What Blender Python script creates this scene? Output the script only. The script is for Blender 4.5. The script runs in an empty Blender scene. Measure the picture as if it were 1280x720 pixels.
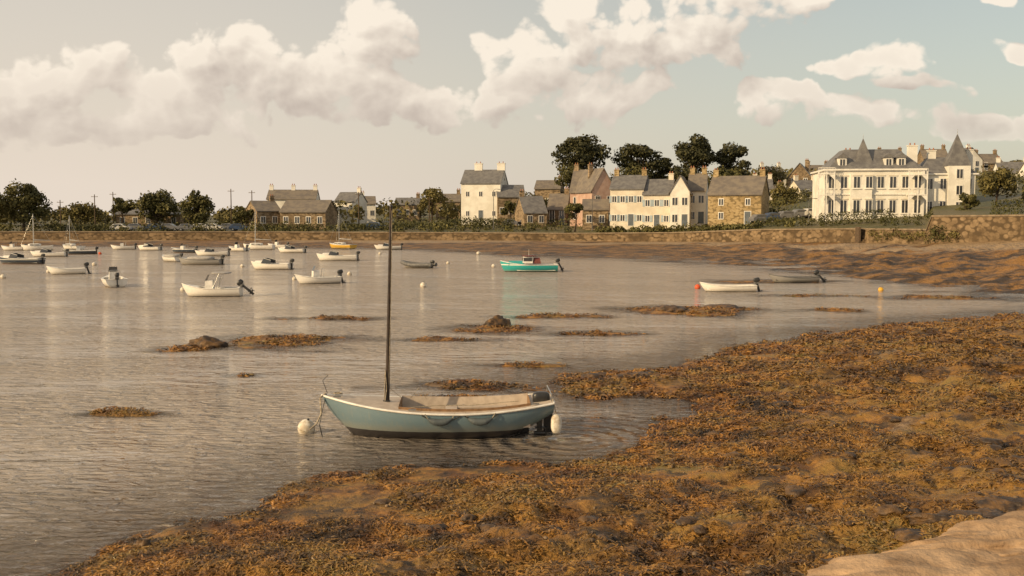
import bpy, bmesh, math, random
import numpy as np
from mathutils import Vector, Matrix
random.seed(7); np.random.seed(7)
scene=bpy.context.scene
scene.view_settings.view_transform='Standard'
scene.view_settings.look='None'
scene.view_settings.exposure=0
# ------------------------------------------------------------ survey helpers
F=1280.0; EYE=4.7; TH=math.atan(88/1280.0)
def P(px,py,z=0.0):
    a=(360-py)/F; b=(px-640)/F
    dy=math.cos(TH)+a*math.sin(TH); dz=-math.sin(TH)+a*math.cos(TH)
    s=(z-EYE)/dz
    return (b*s,dy*s)
def Zat(py,D):
    return EYE+D*math.tan(math.atan((360-py)/F)-TH)
def XX(px,D): return (px-640)/F*D
# ------------------------------------------------------------ camera
cd=bpy.data.cameras.new("camera"); cam=bpy.data.objects.new("camera",cd)
scene.collection.objects.link(cam); scene.camera=cam
cd.sensor_width=36; cd.lens=36; cd.clip_end=5000; cd.clip_start=0.1
cam.location=(0,0,EYE); cam.rotation_euler=(math.pi/2-TH,0,0)
# ------------------------------------------------------------ light
SUN_EL=math.radians(23)
sdir=Vector((-0.82,-0.48,0)).normalized()*math.cos(SUN_EL)+Vector((0,0,math.sin(SUN_EL)))
sd=bpy.data.lights.new("sun","SUN"); sd.energy=5.0; sd.angle=math.radians(0.6); sd.color=(1.0,0.74,0.42)
so=bpy.data.objects.new("sun",sd); scene.collection.objects.link(so)
so.rotation_euler=sdir.to_track_quat('Z','Y').to_euler(); so.location=(0,0,60)
# ------------------------------------------------------------ node helper
class NT:
    def __init__(s,tree): s.t=tree; s.n=tree.nodes; s.l=tree.links
    def new(s,ty,**k):
        n=s.n.new(ty)
        for a,b in k.items(): setattr(n,a,b)
        return n
    def put(s,sock,v):
        if v is None: return
        if isinstance(v,bpy.types.NodeSocket): s.l.new(v,sock)
        else: sock.default_value=v
    def m(s,op,a,b=None,c=None,clamp=False):
        n=s.n.new('ShaderNodeMath'); n.operation=op; n.use_clamp=clamp
        s.put(n.inputs[0],a); s.put(n.inputs[1],b); s.put(n.inputs[2],c)
        return n.outputs[0]
    def vm(s,op,a,b=None,c=None):
        n=s.n.new('ShaderNodeVectorMath'); n.operation=op
        s.put(n.inputs[0],a); s.put(n.inputs[1],b); s.put(n.inputs[2],c)
        return n.outputs['Value'] if op in('LENGTH','DOT_PRODUCT') else n.outputs['Vector']
    def noise(s,vec,scale,detail=4,rough=.55,dist=0,dim='3D',out='Fac'):
        n=s.n.new('ShaderNodeTexNoise'); n.noise_dimensions=dim
        if vec is not None: s.l.new(vec,n.inputs['Vector'])
        n.inputs['Scale'].default_value=scale; n.inputs['Detail'].default_value=detail
        n.inputs['Roughness'].default_value=rough; n.inputs['Distortion'].default_value=dist
        return n.outputs[out]
    def mix(s,f,a,b):
        n=s.n.new('ShaderNodeMix'); n.data_type='RGBA'
        s.put(n.inputs[0],f)
        for k,v in ((6,a),(7,b)):
            if isinstance(v,(tuple,list)): v=tuple(v)[:3]+(1,)
            s.put(n.inputs[k],v)
        return n.outputs[2]
    def ss(s,x,lo,hi):
        n=s.n.new('ShaderNodeMapRange'); n.interpolation_type='SMOOTHSTEP'
        s.put(n.inputs[0],x); n.inputs[1].default_value=lo; n.inputs[2].default_value=hi
        return n.outputs[0]
    def ramp(s,f,stops):
        n=s.n.new('ShaderNodeValToRGB'); s.l.new(f,n.inputs[0]); e=n.color_ramp.elements
        while len(e)<len(stops): e.new(.5)
        for i,(p,c) in enumerate(stops): e[i].position=p; e[i].color=tuple(c)+(1,)
        return n.outputs[0]
    def bump(s,h,strength,dist,normal=None):
        n=s.n.new('ShaderNodeBump'); s.l.new(h,n.inputs['Height'])
        n.inputs['Strength'].default_value=strength; n.inputs['Distance'].default_value=dist
        if normal is not None: s.l.new(normal,n.inputs['Normal'])
        return n.outputs[0]
    def comb(s,x,y,z):
        n=s.n.new('ShaderNodeCombineXYZ'); s.put(n.inputs[0],x); s.put(n.inputs[1],y); s.put(n.inputs[2],z); return n.outputs[0]
# ------------------------------------------------------------ world
w=bpy.data.worlds.new("World"); scene.world=w; w.use_nodes=True
try: w.cycles.sampling_method='NONE'
except Exception as ex: print(ex)
w.node_tree.nodes.clear(); T=NT(w.node_tree)
sky=T.new('ShaderNodeTexSky'); sky.sky_type='NISHITA'; sky.sun_disc=False
sky.sun_elevation=SUN_EL; sky.sun_rotation=math.atan2(sdir.x,sdir.y); sky.air_density=1.0; sky.dust_density=2.0; sky.ozone_density=1.0
tc=T.new('ShaderNodeTexCoord'); sep=T.new('ShaderNodeSeparateXYZ'); T.l.new(tc.outputs['Generated'],sep.inputs[0])
az=T.m('ARCTAN2',sep.outputs[0],sep.outputs[1]); el=T.m('ARCSINE',sep.outputs[2])
side=T.ss(az,-.45,.50)
bgN=T.new('ShaderNodeBackground'); T.l.new(T.vm('MULTIPLY',sky.outputs[0],(1.05,1.06,.86)),bgN.inputs[0]); bgN.inputs[1].default_value=0.13
bgH=T.new('ShaderNodeBackground'); bgH.inputs[1].default_value=1.0
T.l.new(T.mix(side,(0.80,0.69,0.58),(0.68,0.595,0.505)),bgH.inputs[0])
veil=T.new('ShaderNodeMixShader'); ve=T.m('POWER',2.718,T.m('MULTIPLY',T.m('ABSOLUTE',el),-4.2))
veil_f=T.m('ADD',T.m('MULTIPLY',ve,.55),T.m('SUBTRACT',.52,T.m('MULTIPLY',side,.32)),clamp=True)
T.l.new(veil_f,veil.inputs[0]); T.l.new(bgN.outputs[0],veil.inputs[1]); T.l.new(bgH.outputs[0],veil.inputs[2])
vec=T.comb(az,T.m('MULTIPLY',el,1.25),0.0)
bgG=T.new('ShaderNodeBackground'); bgG.inputs[0].default_value=(.88,.76,.62,1); bgG.inputs[1].default_value=.97
gen=T.new('ShaderNodeMixShader')
gmask=T.m('ADD',T.ss(T.m('ABSOLUTE',az),.62,.85),T.ss(el,.42,.6),clamp=True)
T.l.new(T.m('MULTIPLY',T.ss(T.noise(vec,3.0,3,.55,dim='2D'),.42,.56),T.m('MULTIPLY',gmask,.8)),gen.inputs[0]); T.l.new(veil.outputs[0],gen.inputs[1]); T.l.new(bgG.outputs[0],gen.inputs[2])
blobs=[(10,150,85,48),(88,118,58,60),(60,165,110,32),(190,140,70,50),(262,82,58,58),(255,150,85,36),(345,98,66,60),(425,115,80,56),(470,50,52,62),(490,130,90,42),(560,142,70,30),
(620,128,75,32),(650,78,52,44),(705,30,62,62),(700,112,95,34),(775,50,70,70),(780,118,70,26),(890,60,76,48),(915,5,95,58),(985,-5,60,34),
(1112,98,62,24),(975,145,80,28),(1060,158,75,20),(1215,168,100,20),(1150,128,46,15),(1235,22,34,10),(1278,80,28,9)]
wn=T.noise(vec,8,2,.5,dim='2D',out='Color')
wv=T.vm('MULTIPLY_ADD',wn,(.085,.07,0),(-.0425,-.035,0))
base=T.comb(az,el,0.0)
def shape(off):
    p=T.vm('ADD',base,wv)
    if off: p=T.vm('ADD',p,(off[0],off[1],0))
    cur=None
    for (px,py,rx,ry) in blobs:
        cx=math.atan((px-640)/F); cy=math.atan((272-py)/F); kx=F/(rx*1.15); ky=F/(ry*1.15)
        q=T.vm('MULTIPLY_ADD',p,(kx,ky,0),(-cx*kx,-cy*ky,0))
        d=T.vm('DOT_PRODUCT',q,q)
        cur=d if cur is None else T.m('SMOOTH_MIN',cur,d,.30)
    return T.m('MAXIMUM',T.m('SUBTRACT',1.0,cur),-1.2)
def detail(off):
    nv=T.comb(az,T.m('MULTIPLY',el,1.15),0.0)
    if off: nv=T.vm('ADD',nv,(off[0],off[1],0))
    n=T.noise(nv,17,6,.56,dim='2D')
    vo=T.new('ShaderNodeTexVoronoi',voronoi_dimensions='2D',feature='F1'); T.l.new(T.vm('ADD',nv,T.vm('MULTIPLY',wv,(.5,.5,0))),vo.inputs['Vector']); vo.inputs['Scale'].default_value=26; vo.inputs['Detail'].default_value=2.5; vo.inputs['Roughness'].default_value=.58
    return T.m('ADD',T.m('MULTIPLY',T.m('SUBTRACT',n,.5),1.3),T.m('MULTIPLY',T.m('SUBTRACT',.40,vo.outputs['Distance']),.75))
s0=shape(None); s1=shape((-.020,.030)); d0=detail(None); d1=detail((-.006,.010))
f0=T.m('ADD',s0,d0)
dens=T.ss(f0,0.0,0.36)
lit=T.m('MULTIPLY_ADD',T.m('SUBTRACT',s0,s1),.75,.50)
lit=T.m('MULTIPLY_ADD',T.m('SUBTRACT',d0,d1),.62,lit,clamp=True)
hi=T.ss(el,.05,.22)
lit=T.m('MULTIPLY',lit,T.m('ADD',.60,T.m('MULTIPLY',hi,.50)),clamp=True)
lit=T.m('ADD',lit,T.m('MULTIPLY',T.ss(f0,.8,.0),.20),clamp=True)
ccol=T.mix(lit,(0.49,0.41,0.355),(0.98,0.87,0.73))
bgC=T.new('ShaderNodeBackground'); T.l.new(ccol,bgC.inputs[0]); bgC.inputs[1].default_value=1.0
mx=T.new('ShaderNodeMixShader'); fade=T.ss(el,.015,.10)
T.l.new(T.m('MULTIPLY',dens,T.m('ADD',.08,T.m('MULTIPLY',fade,.86))),mx.inputs[0])
T.l.new(veil.outputs[0],mx.inputs[1]); T.l.new(bgC.outputs[0],mx.inputs[2])
inw=T.m('MULTIPLY',T.m('LESS_THAN',T.m('ABSOLUTE',az),.66),T.m('MULTIPLY',T.m('LESS_THAN',el,.36),T.m('GREATER_THAN',el,0.0)))
top=T.new('ShaderNodeMixShader'); T.l.new(inw,top.inputs[0]); T.l.new(gen.outputs[0],top.inputs[1]); T.l.new(mx.outputs[0],top.inputs[2])
wo=T.new('ShaderNodeOutputWorld'); T.l.new(top.outputs[0],wo.inputs[0])
# ------------------------------------------------------------ materials
def newmat(name):
    m=bpy.data.materials.new(name); m.use_nodes=True; t=NT(m.node_tree)
    bs=t.n['Principled BSDF']; return m,t,bs
def pmat(name,c1,c2=None,scale=3,rough=.7,bump=0,bscale=20,spec=.3,metal=0,island=0,ramp=(.35,.65)):
    m,t,bs=newmat(name)
    g=t.new('ShaderNodeNewGeometry')
    if c2 is None: c2=tuple(x*.75 for x in c1)
    f=t.noise(g.outputs['Position'],scale,3,.6)
    f=t.ss(f,*ramp)
    if island:
        f=t.m('ADD',t.m('MULTIPLY',f,1-island),t.m('MULTIPLY',g.outputs['Random Per Island'],island))
    t.l.new(t.mix(f,c1,c2),bs.inputs['Base Color'])
    bs.inputs['Roughness'].default_value=rough; bs.inputs['Specular IOR Level'].default_value=spec; bs.inputs['Metallic'].default_value=metal
    if bump:
        t.l.new(t.bump(t.noise(g.outputs['Position'],bscale,4,.6),.8,bump),bs.inputs['Normal'])
    return m
def stonemat(name,c1,c2,c3,scale=1.6,bump=.05):
    m,t,bs=newmat(name); g=t.new('ShaderNodeNewGeometry')
    mp=t.new('ShaderNodeMapping'); t.l.new(g.outputs['Position'],mp.inputs[0]); mp.inputs['Scale'].default_value=(1,1,1.7)
    vo=t.new('ShaderNodeTexVoronoi'); t.l.new(mp.outputs[0],vo.inputs[0]); vo.inputs['Scale'].default_value=scale
    sc=t.new('ShaderNodeSeparateColor'); t.l.new(vo.outputs['Color'],sc.inputs[0])
    c=t.mix(sc.outputs[0],c1,c2)
    c=t.mix(t.ss(t.noise(g.outputs['Position'],.35,4,.65),.42,.66),c,c3)
    c=t.mix(t.ss(vo.outputs['Distance'],.45,.75),c,tuple(x*.5 for x in c1))
    t.l.new(c,bs.inputs['Base Color']); bs.inputs['Roughness'].default_value=.9; bs.inputs['Specular IOR Level'].default_value=.15
    return m
def leafmat(name,dark,light,scale=.35):
    m,t,bs=newmat(name); g=t.new('ShaderNodeNewGeometry')
    f=t.ss(t.noise(g.outputs['Position'],scale,2,.6),.35,.65)
    f=t.m('ADD',t.m('MULTIPLY',f,.55),t.m('MULTIPLY',g.outputs['Random Per Island'],.45))
    t.l.new(t.mix(f,dark,light),bs.inputs['Base Color']); bs.inputs['Roughness'].default_value=.65; bs.inputs['Specular IOR Level'].default_value=.2
    return m
def hullmat(name,top,bottom,split,rough=.35,stripe=None,grime=(.28,.24,.16)):
    m,t,bs=newmat(name); tc=t.new('ShaderNodeTexCoord'); s=t.new('ShaderNodeSeparateXYZ'); t.l.new(tc.outputs['Object'],s.inputs[0])
    n=t.noise(tc.outputs['Object'],5,6,.65)
    mp=t.new('ShaderNodeMapping'); t.l.new(tc.outputs['Object'],mp.inputs[0]); mp.inputs['Scale'].default_value=(9,9,1.2)
    st=t.noise(mp.outputs[0],1.5,5,.6)
    c=t.mix(t.m('MULTIPLY',t.ss(st,.5,.75),.25),top,grime)
    z=t.m('ADD',s.outputs[2],t.m('MULTIPLY',t.m('SUBTRACT',n,.5),.02))
    c=t.mix(t.m('MULTIPLY',t.ss(z,split+.22,split+.02),.35),c,grime)
    bt=t.mix(n,bottom,tuple(x*1.9+.01 for x in bottom))
    c=t.mix(t.m('GREATER_THAN',z,split),bt,c)
    if stripe: c=t.mix(t.m('LESS_THAN',t.m('ABSOLUTE',t.m('SUBTRACT',s.outputs[2],stripe[0])),stripe[1]),c,stripe[2])
    t.l.new(c,bs.inputs['Base Color']); bs.inputs['Roughness'].default_value=rough
    return m
M={}
M['white_wall']=pmat('white_render',(.74,.71,.64),(.62,.59,.52),.5,.85,spec=.1)
M['cream_wall']=pmat('cream_render',(.68,.62,.51),(.56,.50,.40),.5,.85,spec=.1)
M['pink_wall']=pmat('pink_render',(.40,.26,.20),(.48,.34,.27),.8,.85,spec=.1)
M['stone']=stonemat('granite_masonry',(.25,.185,.115),(.34,.255,.165),(.18,.13,.08),1.7)
M['ochre']=stonemat('ochre_masonry',(.36,.265,.135),(.42,.32,.18),(.28,.20,.10),1.8)
M['seawall']=stonemat('seawall_masonry',(.16,.112,.065),(.26,.185,.11),(.10,.068,.038),1.3)
M['coping']=pmat('coping_stone',(.24,.185,.125),(.16,.12,.08),1.2,.9,.02,6)
M['slate']=pmat('slate',(.11,.105,.105),(.165,.158,.15),1.2,.6)
M['slate2']=pmat('slate_lichen',(.13,.112,.098),(.19,.16,.125),.9,.75)
M['glass']=pmat('window_glass',(.03,.035,.04),(.05,.05,.055),1,.1,spec=.6)
M['frame']=pmat('window_frame',(.75,.72,.66),(.65,.62,.56),2,.5)
M['shutter']=pmat('blue_shutter',(.34,.41,.45),(.30,.36,.40),2,.6)
M['door']=pmat('door_paint',(.12,.14,.16),None,2,.5)
M['pot']=pmat('clay_pot',(.35,.15,.08),None,2,.8)
M['wood']=pmat('weathered_wood',(.12,.08,.05),(.07,.05,.03),4,.8)
M['bark']=pmat('bark',(.08,.055,.035),(.04,.028,.02),3,.9)
M['leaf']=leafmat('foliage_green',(.037,.040,.015),(.135,.118,.038))
M['leaf_pine']=leafmat('foliage_cypress',(.020,.023,.011),(.074,.069,.026),.3)
M['leaf_olive']=leafmat('foliage_olive',(.057,.052,.02),(.165,.135,.042),.3)
M['hedge']=leafmat('foliage_hedge',(.03,.034,.011),(.095,.09,.028),.8)
M['white']=pmat('white_gelcoat',(.70,.67,.62),(.56,.53,.48),4,.4,spec=.4)
M['cream']=pmat('cream_deck',(.46,.385,.31),(.37,.305,.245),6,.6)
M['grey']=pmat('grey_rubber',(.15,.145,.14),(.09,.088,.085),5,.5)
M['fender']=pmat('fender_grey',(.085,.10,.105),(.06,.07,.075),5,.5)
M['black']=pmat('black_plastic',(.018,.018,.018),(.03,.028,.026),5,.35,spec=.5)
M['rope']=pmat('rope',(.42,.36,.27),(.2,.16,.11),30,.9)
M['mast']=pmat('mast_paint',(.022,.016,.013),(.045,.03,.022),8,.45)
M['teak']=pmat('teak',(.24,.14,.07),(.16,.09,.045),12,.6)
M['metal']=pmat('steel',(.5,.5,.48),None,9,.3,metal=.9)
M['buoy']=pmat('buoy_white',(.66,.62,.54),(.40,.33,.24),8,.5)
M['orange']=pmat('buoy_orange',(.60,.09,.03),(.5,.08,.02),8,.45)
M['yellow']=pmat('buoy_yellow',(.65,.35,.03),(.5,.28,.03),8,.45)
M['canvas']=pmat('canvas_maroon',(.16,.05,.045),(.1,.035,.03),6,.8)
M['greycanvas']=pmat('canvas_grey',(.35,.33,.31),None,6,.8)
M['tyre']=pmat('tyre',(.02,.02,.02),None,6,.8)
M['hull_main']=hullmat('hull_blue',(.125,.185,.215),(.018,.016,.017),.19,.38)
M['hull_white']=hullmat('hull_white',(.66,.63,.58),(.10,.09,.08),.05)
M['hull_teal']=hullmat('hull_teal',(.02,.30,.29),(.04,.03,.03),.06,stripe=(.62,.045,(.66,.64,.58)))
M['hull_grey']=hullmat('hull_grey',(.24,.23,.22),(.05,.05,.05),.04)
M['hull_dark']=hullmat('hull_navy',(.03,.045,.07),(.10,.03,.02),.04,stripe=(.45,.03,(.6,.58,.5)))
M['hull_yellow']=hullmat('hull_yellow',(.58,.34,.04),(.05,.04,.03),.06)
M['rock']=pmat('wet_rock',(.034,.022,.014),(.14,.075,.025),3.5,.55,.05,9,spec=.4)
M['slab']=pmat('granite_slab_rock',(.40,.275,.17),(.24,.155,.09),1.6,.85,.06,6,spec=.15)
M['pebble']=pmat('pebbles',(.07,.048,.03),(.24,.165,.10),3,.7,island=.7)
def weedcol(t,pos,extra):
    big=t.noise(pos,.30,3,.6); mid=t.noise(pos,1.6,4,.65)
    f=t.m('ADD',t.m('MULTIPLY',big,.50),t.m('ADD',t.m('MULTIPLY',mid,.45),t.m('MULTIPLY',extra,.16)))
    c=t.ramp(f,[(.42,(.024,.014,.006)),(.48,(.080,.044,.013)),(.54,(.165,.090,.022)),(.60,(.250,.138,.030)),(.68,(.175,.125,.034))])
    s=t.new('ShaderNodeSeparateXYZ'); t.l.new(pos,s.inputs[0])
    lowz=t.ss(s.outputs[2],.32,.02)
    o=t.mix(t.ss(mid,.40,.60),(.12,.050,.012),(.36,.165,.028))
    pick=t.m('MULTIPLY',t.ss(t.noise(pos,.9,4,.6),.42,.56),t.m('ADD',.42,t.m('MULTIPLY',lowz,.45)))
    c=t.mix(pick,c,o)
    return t.mix(t.m('MULTIPLY',t.ss(t.noise(pos,2.1,4,.7),.55,.64),.8),c,(.026,.016,.008))
m,t,bs=newmat('seaweed_frond'); g=t.new('ShaderNodeNewGeometry')
t.l.new(weedcol(t,g.outputs['Position'],g.outputs['Random Per Island']),bs.inputs['Base Color'])
bs.inputs['Roughness'].default_value=.45; bs.inputs['Specular IOR Level'].default_value=.4; M['weed']=m
# ------------------------------------------------------------ mesh builder
class MB:
    def __init__(s): s.v=[]; s.f=[]; s.m=[]; s.sm=[]; s.mats=[]
    def mi(s,mat):
        if mat not in s.mats: s.mats.append(mat)
        return s.mats.index(mat)
    def add(s,vs,fs,mat,smooth=False):
        o=len(s.v); s.v+= [tuple(p) for p in vs]; k=s.mi(mat)
        for f in fs: s.f.append([i+o for i in f]); s.m.append(k); s.sm.append(smooth)
    def box(s,c,d,mat,rz=0,taper=1.0):
        cx,cy,cz=c; hx,hy,hz=d[0]/2,d[1]/2,d[2]/2; vs=[]
        for z in(-1,1):
            k=taper if z>0 else 1
            for x,y in((-1,-1),(1,-1),(1,1),(-1,1)):
                X,Y=x*hx*k,y*hy*k
                vs.append((cx+X*math.cos(rz)-Y*math.sin(rz),cy+X*math.sin(rz)+Y*math.cos(rz),cz+z*hz))
        s.add(vs,[(3,2,1,0),(4,5,6,7),(0,1,5,4),(1,2,6,5),(2,3,7,6),(3,0,4,7)],mat)
    def cyl(s,p0,p1,r0,r1,mat,n=10,cap=True):
        p0=Vector(p0);p1=Vector(p1);d=(p1-p0).normalized()
        a=d.orthogonal().normalized();b=d.cross(a); vs=[]
        for p,r in((p0,r0),(p1,r1)):
            for i in range(n):
                q=2*math.pi*i/n; vs.append(p+(a*math.cos(q)+b*math.sin(q))*r)
        fs=[(i,(i+1)%n,n+(i+1)%n,n+i) for i in range(n)]
        s.add(vs,fs,mat,True)
        if cap: s.add(vs[:n],[tuple(range(n))[::-1]],mat); s.add(vs[n:],[tuple(range(n))],mat)
    def tube(s,pts,r,mat,n=6):
        for a,b in zip(pts[:-1],pts[1:]): s.cyl(a,b,r,r,mat,n,True)
    def sph(s,c,r,mat,nu=14,nv=9,fn=None):
        if not isinstance(r,(tuple,list)): r=(r,r,r)
        vs=[];fs=[]
        for j in range(nv+1):
            ph=math.pi*j/nv
            for i in range(nu):
                q=2*math.pi*i/nu
                p=[math.sin(ph)*math.cos(q),math.sin(ph)*math.sin(q),math.cos(ph)]
                if fn: p=fn(p)
                vs.append((c[0]+r[0]*p[0],c[1]+r[1]*p[1],c[2]+r[2]*p[2]))
        for j in range(nv):
            for i in range(nu):
                a=j*nu+i;b=j*nu+(i+1)%nu; fs.append((a,a+nu,b+nu,b))
        s.add(vs,fs,mat,True)
    def rbox(s,c,d,mat,e=.45):
        def fn(p):
            return [math.copysign(abs(q)**e,q) for q in p]
        s.sph(c,(d[0]/2,d[1]/2,d[2]/2),mat,20,12,fn)
    def obj(s,name,parent=None):
        me=bpy.data.meshes.new(name); me.from_pydata(s.v,[],s.f)
        for k in s.mats: me.materials.append(M[k])
        me.polygons.foreach_set('material_index',s.m); me.polygons.foreach_set('use_smooth',s.sm); me.update()
        o=bpy.data.objects.new(name,me); scene.collection.objects.link(o)
        if parent: o.parent=parent
        return o
def empty(name,loc,rz=0,rx=0,ry=0):
    e=bpy.data.objects.new(name,None); e.location=loc; e.rotation_euler=(rx,ry,rz); e.empty_display_size=.3
    scene.collection.objects.link(e); return e
def npmesh(name,V,Fq,mats,smooth=False,parent=None,attr=None):
    me=bpy.data.meshes.new(name); k=Fq.shape[1]
    me.vertices.add(len(V)); me.vertices.foreach_set('co',np.ascontiguousarray(V,dtype=np.float32).ravel())
    me.loops.add(Fq.size); me.loops.foreach_set('vertex_index',np.ascontiguousarray(Fq,dtype=np.int32).ravel())
    me.polygons.add(len(Fq)); me.polygons.foreach_set('loop_start',np.arange(0,Fq.size,k,dtype=np.int32))
    me.polygons.foreach_set('loop_total',np.full(len(Fq),k,dtype=np.int32))
    me.polygons.foreach_set('use_smooth',np.full(len(Fq),smooth,dtype=bool))
    for q in mats: me.materials.append(q)
    me.update(calc_edges=True)
    if attr:
        for n,a in attr.items():
            at=me.attributes.new(n,'FLOAT','POINT'); at.data.foreach_set('value',a.astype(np.float32).ravel())
    o=bpy.data.objects.new(name,me); scene.collection.objects.link(o)
    if parent: o.parent=parent
    return o
# ------------------------------------------------------------ noise
def vn(x,y,seed=0):
    xi=np.floor(x).astype(np.int64); yi=np.floor(y).astype(np.int64); fx=x-xi; fy=y-yi
    fx=fx*fx*(3-2*fx); fy=fy*fy*(3-2*fy)
    def h(a,b):
        n=(a*374761393+b*668265263+seed*144665)&0xffffffff
        n=((n^(n>>13))*1274126177)&0xffffffff
        n=(n^(n>>16))&0xffff
        return n/65535.0
    return (h(xi,yi)*(1-fx)+h(xi+1,yi)*fx)*(1-fy)+(h(xi,yi+1)*(1-fx)+h(xi+1,yi+1)*fx)*fy
def fbm(x,y,o=4,seed=0):
    s=0;a=.5;t=0
    for i in range(o):
        s=s+a*vn(x*2**i+17.3*i,y*2**i-9.1*i,seed+i); t+=a; a*=.55
    return s/t
def sst(x,a,b):
    t=np.clip((x-a)/(b-a),0,1); return t*t*(3-2*t)
# ------------------------------------------------------------ terrain definition
near=[P(*q) for q in [(60,720),(130,692),(200,672),(265,655),(330,642),(380,612),(440,594),(500,592),(560,578),(640,584),(720,578),(790,560),(830,541),(868,520),(880,503),(820,495),(760,494),(712,490),(692,479),(706,468),(760,463),(830,463),(880,452),(920,442),(960,428),(1030,418),(1100,407),(1180,402),(1280,394)]]
near=[(-22,-12),(-15,3),(-9,9.5)]+near+[(45,53),(90,50),(90,-12)]
near=np.array(near)
def sdf(X,Y):
    d=np.full(X.shape,1e9); ins=np.zeros(X.shape,bool); n=len(near)
    for i in range(n):
        ax,ay=near[i]; bx,by=near[(i+1)%n]; ex,ey=bx-ax,by-ay
        t=np.clip(((X-ax)*ex+(Y-ay)*ey)/(ex*ex+ey*ey),0,1)
        dd=(X-ax-t*ex)**2+(Y-ay-t*ey)**2; d=np.minimum(d,dd)
        if ay!=by:
            c=((ay>Y)!=(by>Y))&(X<(bx-ax)*(Y-ay)/(by-ay)+ax); ins^=c
    d=np.sqrt(d); return np.where(ins,d,-d)
wpx=np.array([-900,0,300,560,700,840,950,1060,1158,1164,1280,1500,2100])
wD =np.array([205,195,195,188,182,172,155,138,124,123,110,92,70.])
wty=np.array([289,289,289,290,291,290,286,285,286,269,268,262,258.])
wby=np.array([300,300,300,300,301,302,302,303,305,304,300,305,310.])
wu=(wpx-640)/F
wtz=EYE-(wty-272)*wD/F; wbz=EYE-(wby-272)*wD/F
su=(np.array([-900,0,300,480,560,640,760,850,950,1040,1100,1160,1280,1600,2100])-640)/F
sD=F*EYE/(np.array([307,307,308,310,313,318,322,327,331,336,343,351,361,380,400.])-272)
gsl_u=(np.array([-600,300,600,750,1000,1280,1800])-640)/F
gsl=np.array([.012,.015,.04,.055,.075,.075,.07])
# (px,py,rx,ry,height)
patches=[(350,428,105,10,.36),(235,436,50,5,.34),(620,411,66,7,.37),(420,398,90,3,.32),(600,484,115,8,.36),(735,418,75,5,.33),(862,389,105,7,.39),(140,518,66,5,.31),(300,470,32,4,.30),(560,424,70,3,.31),
(1050,388,46,3,.33),(825,524,26,4,.32),(650,457,66,4,.32),(560,500,90,5,.33),(700,396,80,3,.34),(960,352,90,2.5,.34),(1180,372,90,3,.34),(1010,370,80,2,.31)]
pw=[]
for (a,b,rx,ry,hh) in patches:
    x,y=P(a,b); y1=P(a,b-ry)[1]; y0=P(a,b+ry)[1]; pw.append((x,y,rx/F*y,(y1-y0)/2,hh))
def terrain(X,Y,full=False):
    X=np.asarray(X,float);Y=np.asarray(Y,float); u=X/np.maximum(Y,1.0)
    sh=np.interp(u,su,sD); wl=np.interp(u,wu,wD); wt=np.interp(u,wu,wtz); wb=np.interp(u,wu,wbz); sl=np.interp(u,gsl_u,gsl)
    sh=sh+(fbm(X*.05,Y*.05,4,5)-.5)*10*sst(u,-.1,.1)
    d=Y-sh; t=np.clip(d/np.maximum(wl-sh,1),0,1)
    z=np.where(d<0,np.clip(d*.020,-1.5,0),wb*t**1.35)
    bn=fbm(X*.13,Y*.10,4,11)-.5; bn2=fbm(X*.35,Y*.45,4,15)-.5
    amp=(.25+1.1*sst(u,.08,.35))*sst(d,-26,5)*(1-sst(t,.8,1.0))
    z=z+(bn+bn2*.95)*amp
    land=Y>wl+3.0
    zl=wt-.35-.4*sst(u,.405,.41)+sl*np.clip(Y-wl,0,260)+(fbm(X*.03,Y*.03,3,3)-.5)*1.5*sst(Y-wl,5,40)
    zone=np.zeros(X.shape); pt=1-sst(t,.40,.85)*(.35+.65*sst(fbm(X*.06,Y*.12,3,66),.35,.55))
    zone=np.where(d>-30,1.0,zone); zone=np.where(land,2.0,zone)
    z=np.where(land,zl,z)
    idx=(Y<100)&(~land)
    x=X[idx]; y=Y[idx]
    if x.size:
        d1=sdf(x,y); d1=d1+(fbm(x*.5,y*.35,4,21)-.5)*2.0
        zn=np.where(d1>0,.05*np.minimum(d1,40),.055*d1)
        zn=zn+ .35*sst(x,2,8)*sst(18-y,0,8)
        zn=np.maximum(zn,-1.5)
        p_=sst(d1,-.8,.2)
        zz=z[idx]; zone_n=zone[idx]; p_=np.where((zone_n>.5)&(zz>zn),np.maximum(p_,pt[idx]),p_)
        zone_n=np.where(zn>zz-.1,0,zone_n)
        zz=np.maximum(zz,zn)
        for (cx,cy,rx,ry,hh) in pw:
            q=np.sqrt(((x-cx)/rx)**2+((y-cy)/ry)**2)
            mk=q<1.7
            if mk.any():
                fo=1-sst(q[mk],0,1.6)
                b=-.26+hh*fo+(fbm(x[mk]*.7+y[mk]*.1,y[mk]*.9,5,31)-.5)*.48
                b=np.minimum(b,.035+.25*np.maximum(b-.035,0)); b=np.where(fo<=0.02,-9,b)
                hit=b>zz[mk]; zz[mk]=np.maximum(zz[mk],b)
                p_[mk]=np.maximum(p_[mk],sst(b,-.22,-.06)); zn2=zone_n[mk]; zone_n[mk]=np.where(hit,0,zn2)
        k=sst(zz,-.30,-.02)*(zone_n<1)
        med=(fbm(x*1.0,y*1.0,3,41)-.5)*.52
        fine=(fbm(x*4.0,y*4.0,4,51)-.5)*.20
        zz=zz+k*(med+fine)*(.10+.90*sst(zz,.0,.25))
        z[idx]=zz; zone[idx]=zone_n; pt[idx]=p_
    if full: return z,zone,pt
    return z,zone
def gz(x,y):
    return float(terrain(np.array([x]),np.array([y]))[0][0])
rows=np.concatenate([np.linspace(-11,7.5,12),np.geomspace(8,45,540),np.geomspace(45.3,330,330)[0:],np.geomspace(340,3000,30)])
cols=np.linspace(-.82,.82,720); AP=6.0
cols=np.sign(cols)*np.abs(cols)**1.15*(.82**-.15)
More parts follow.
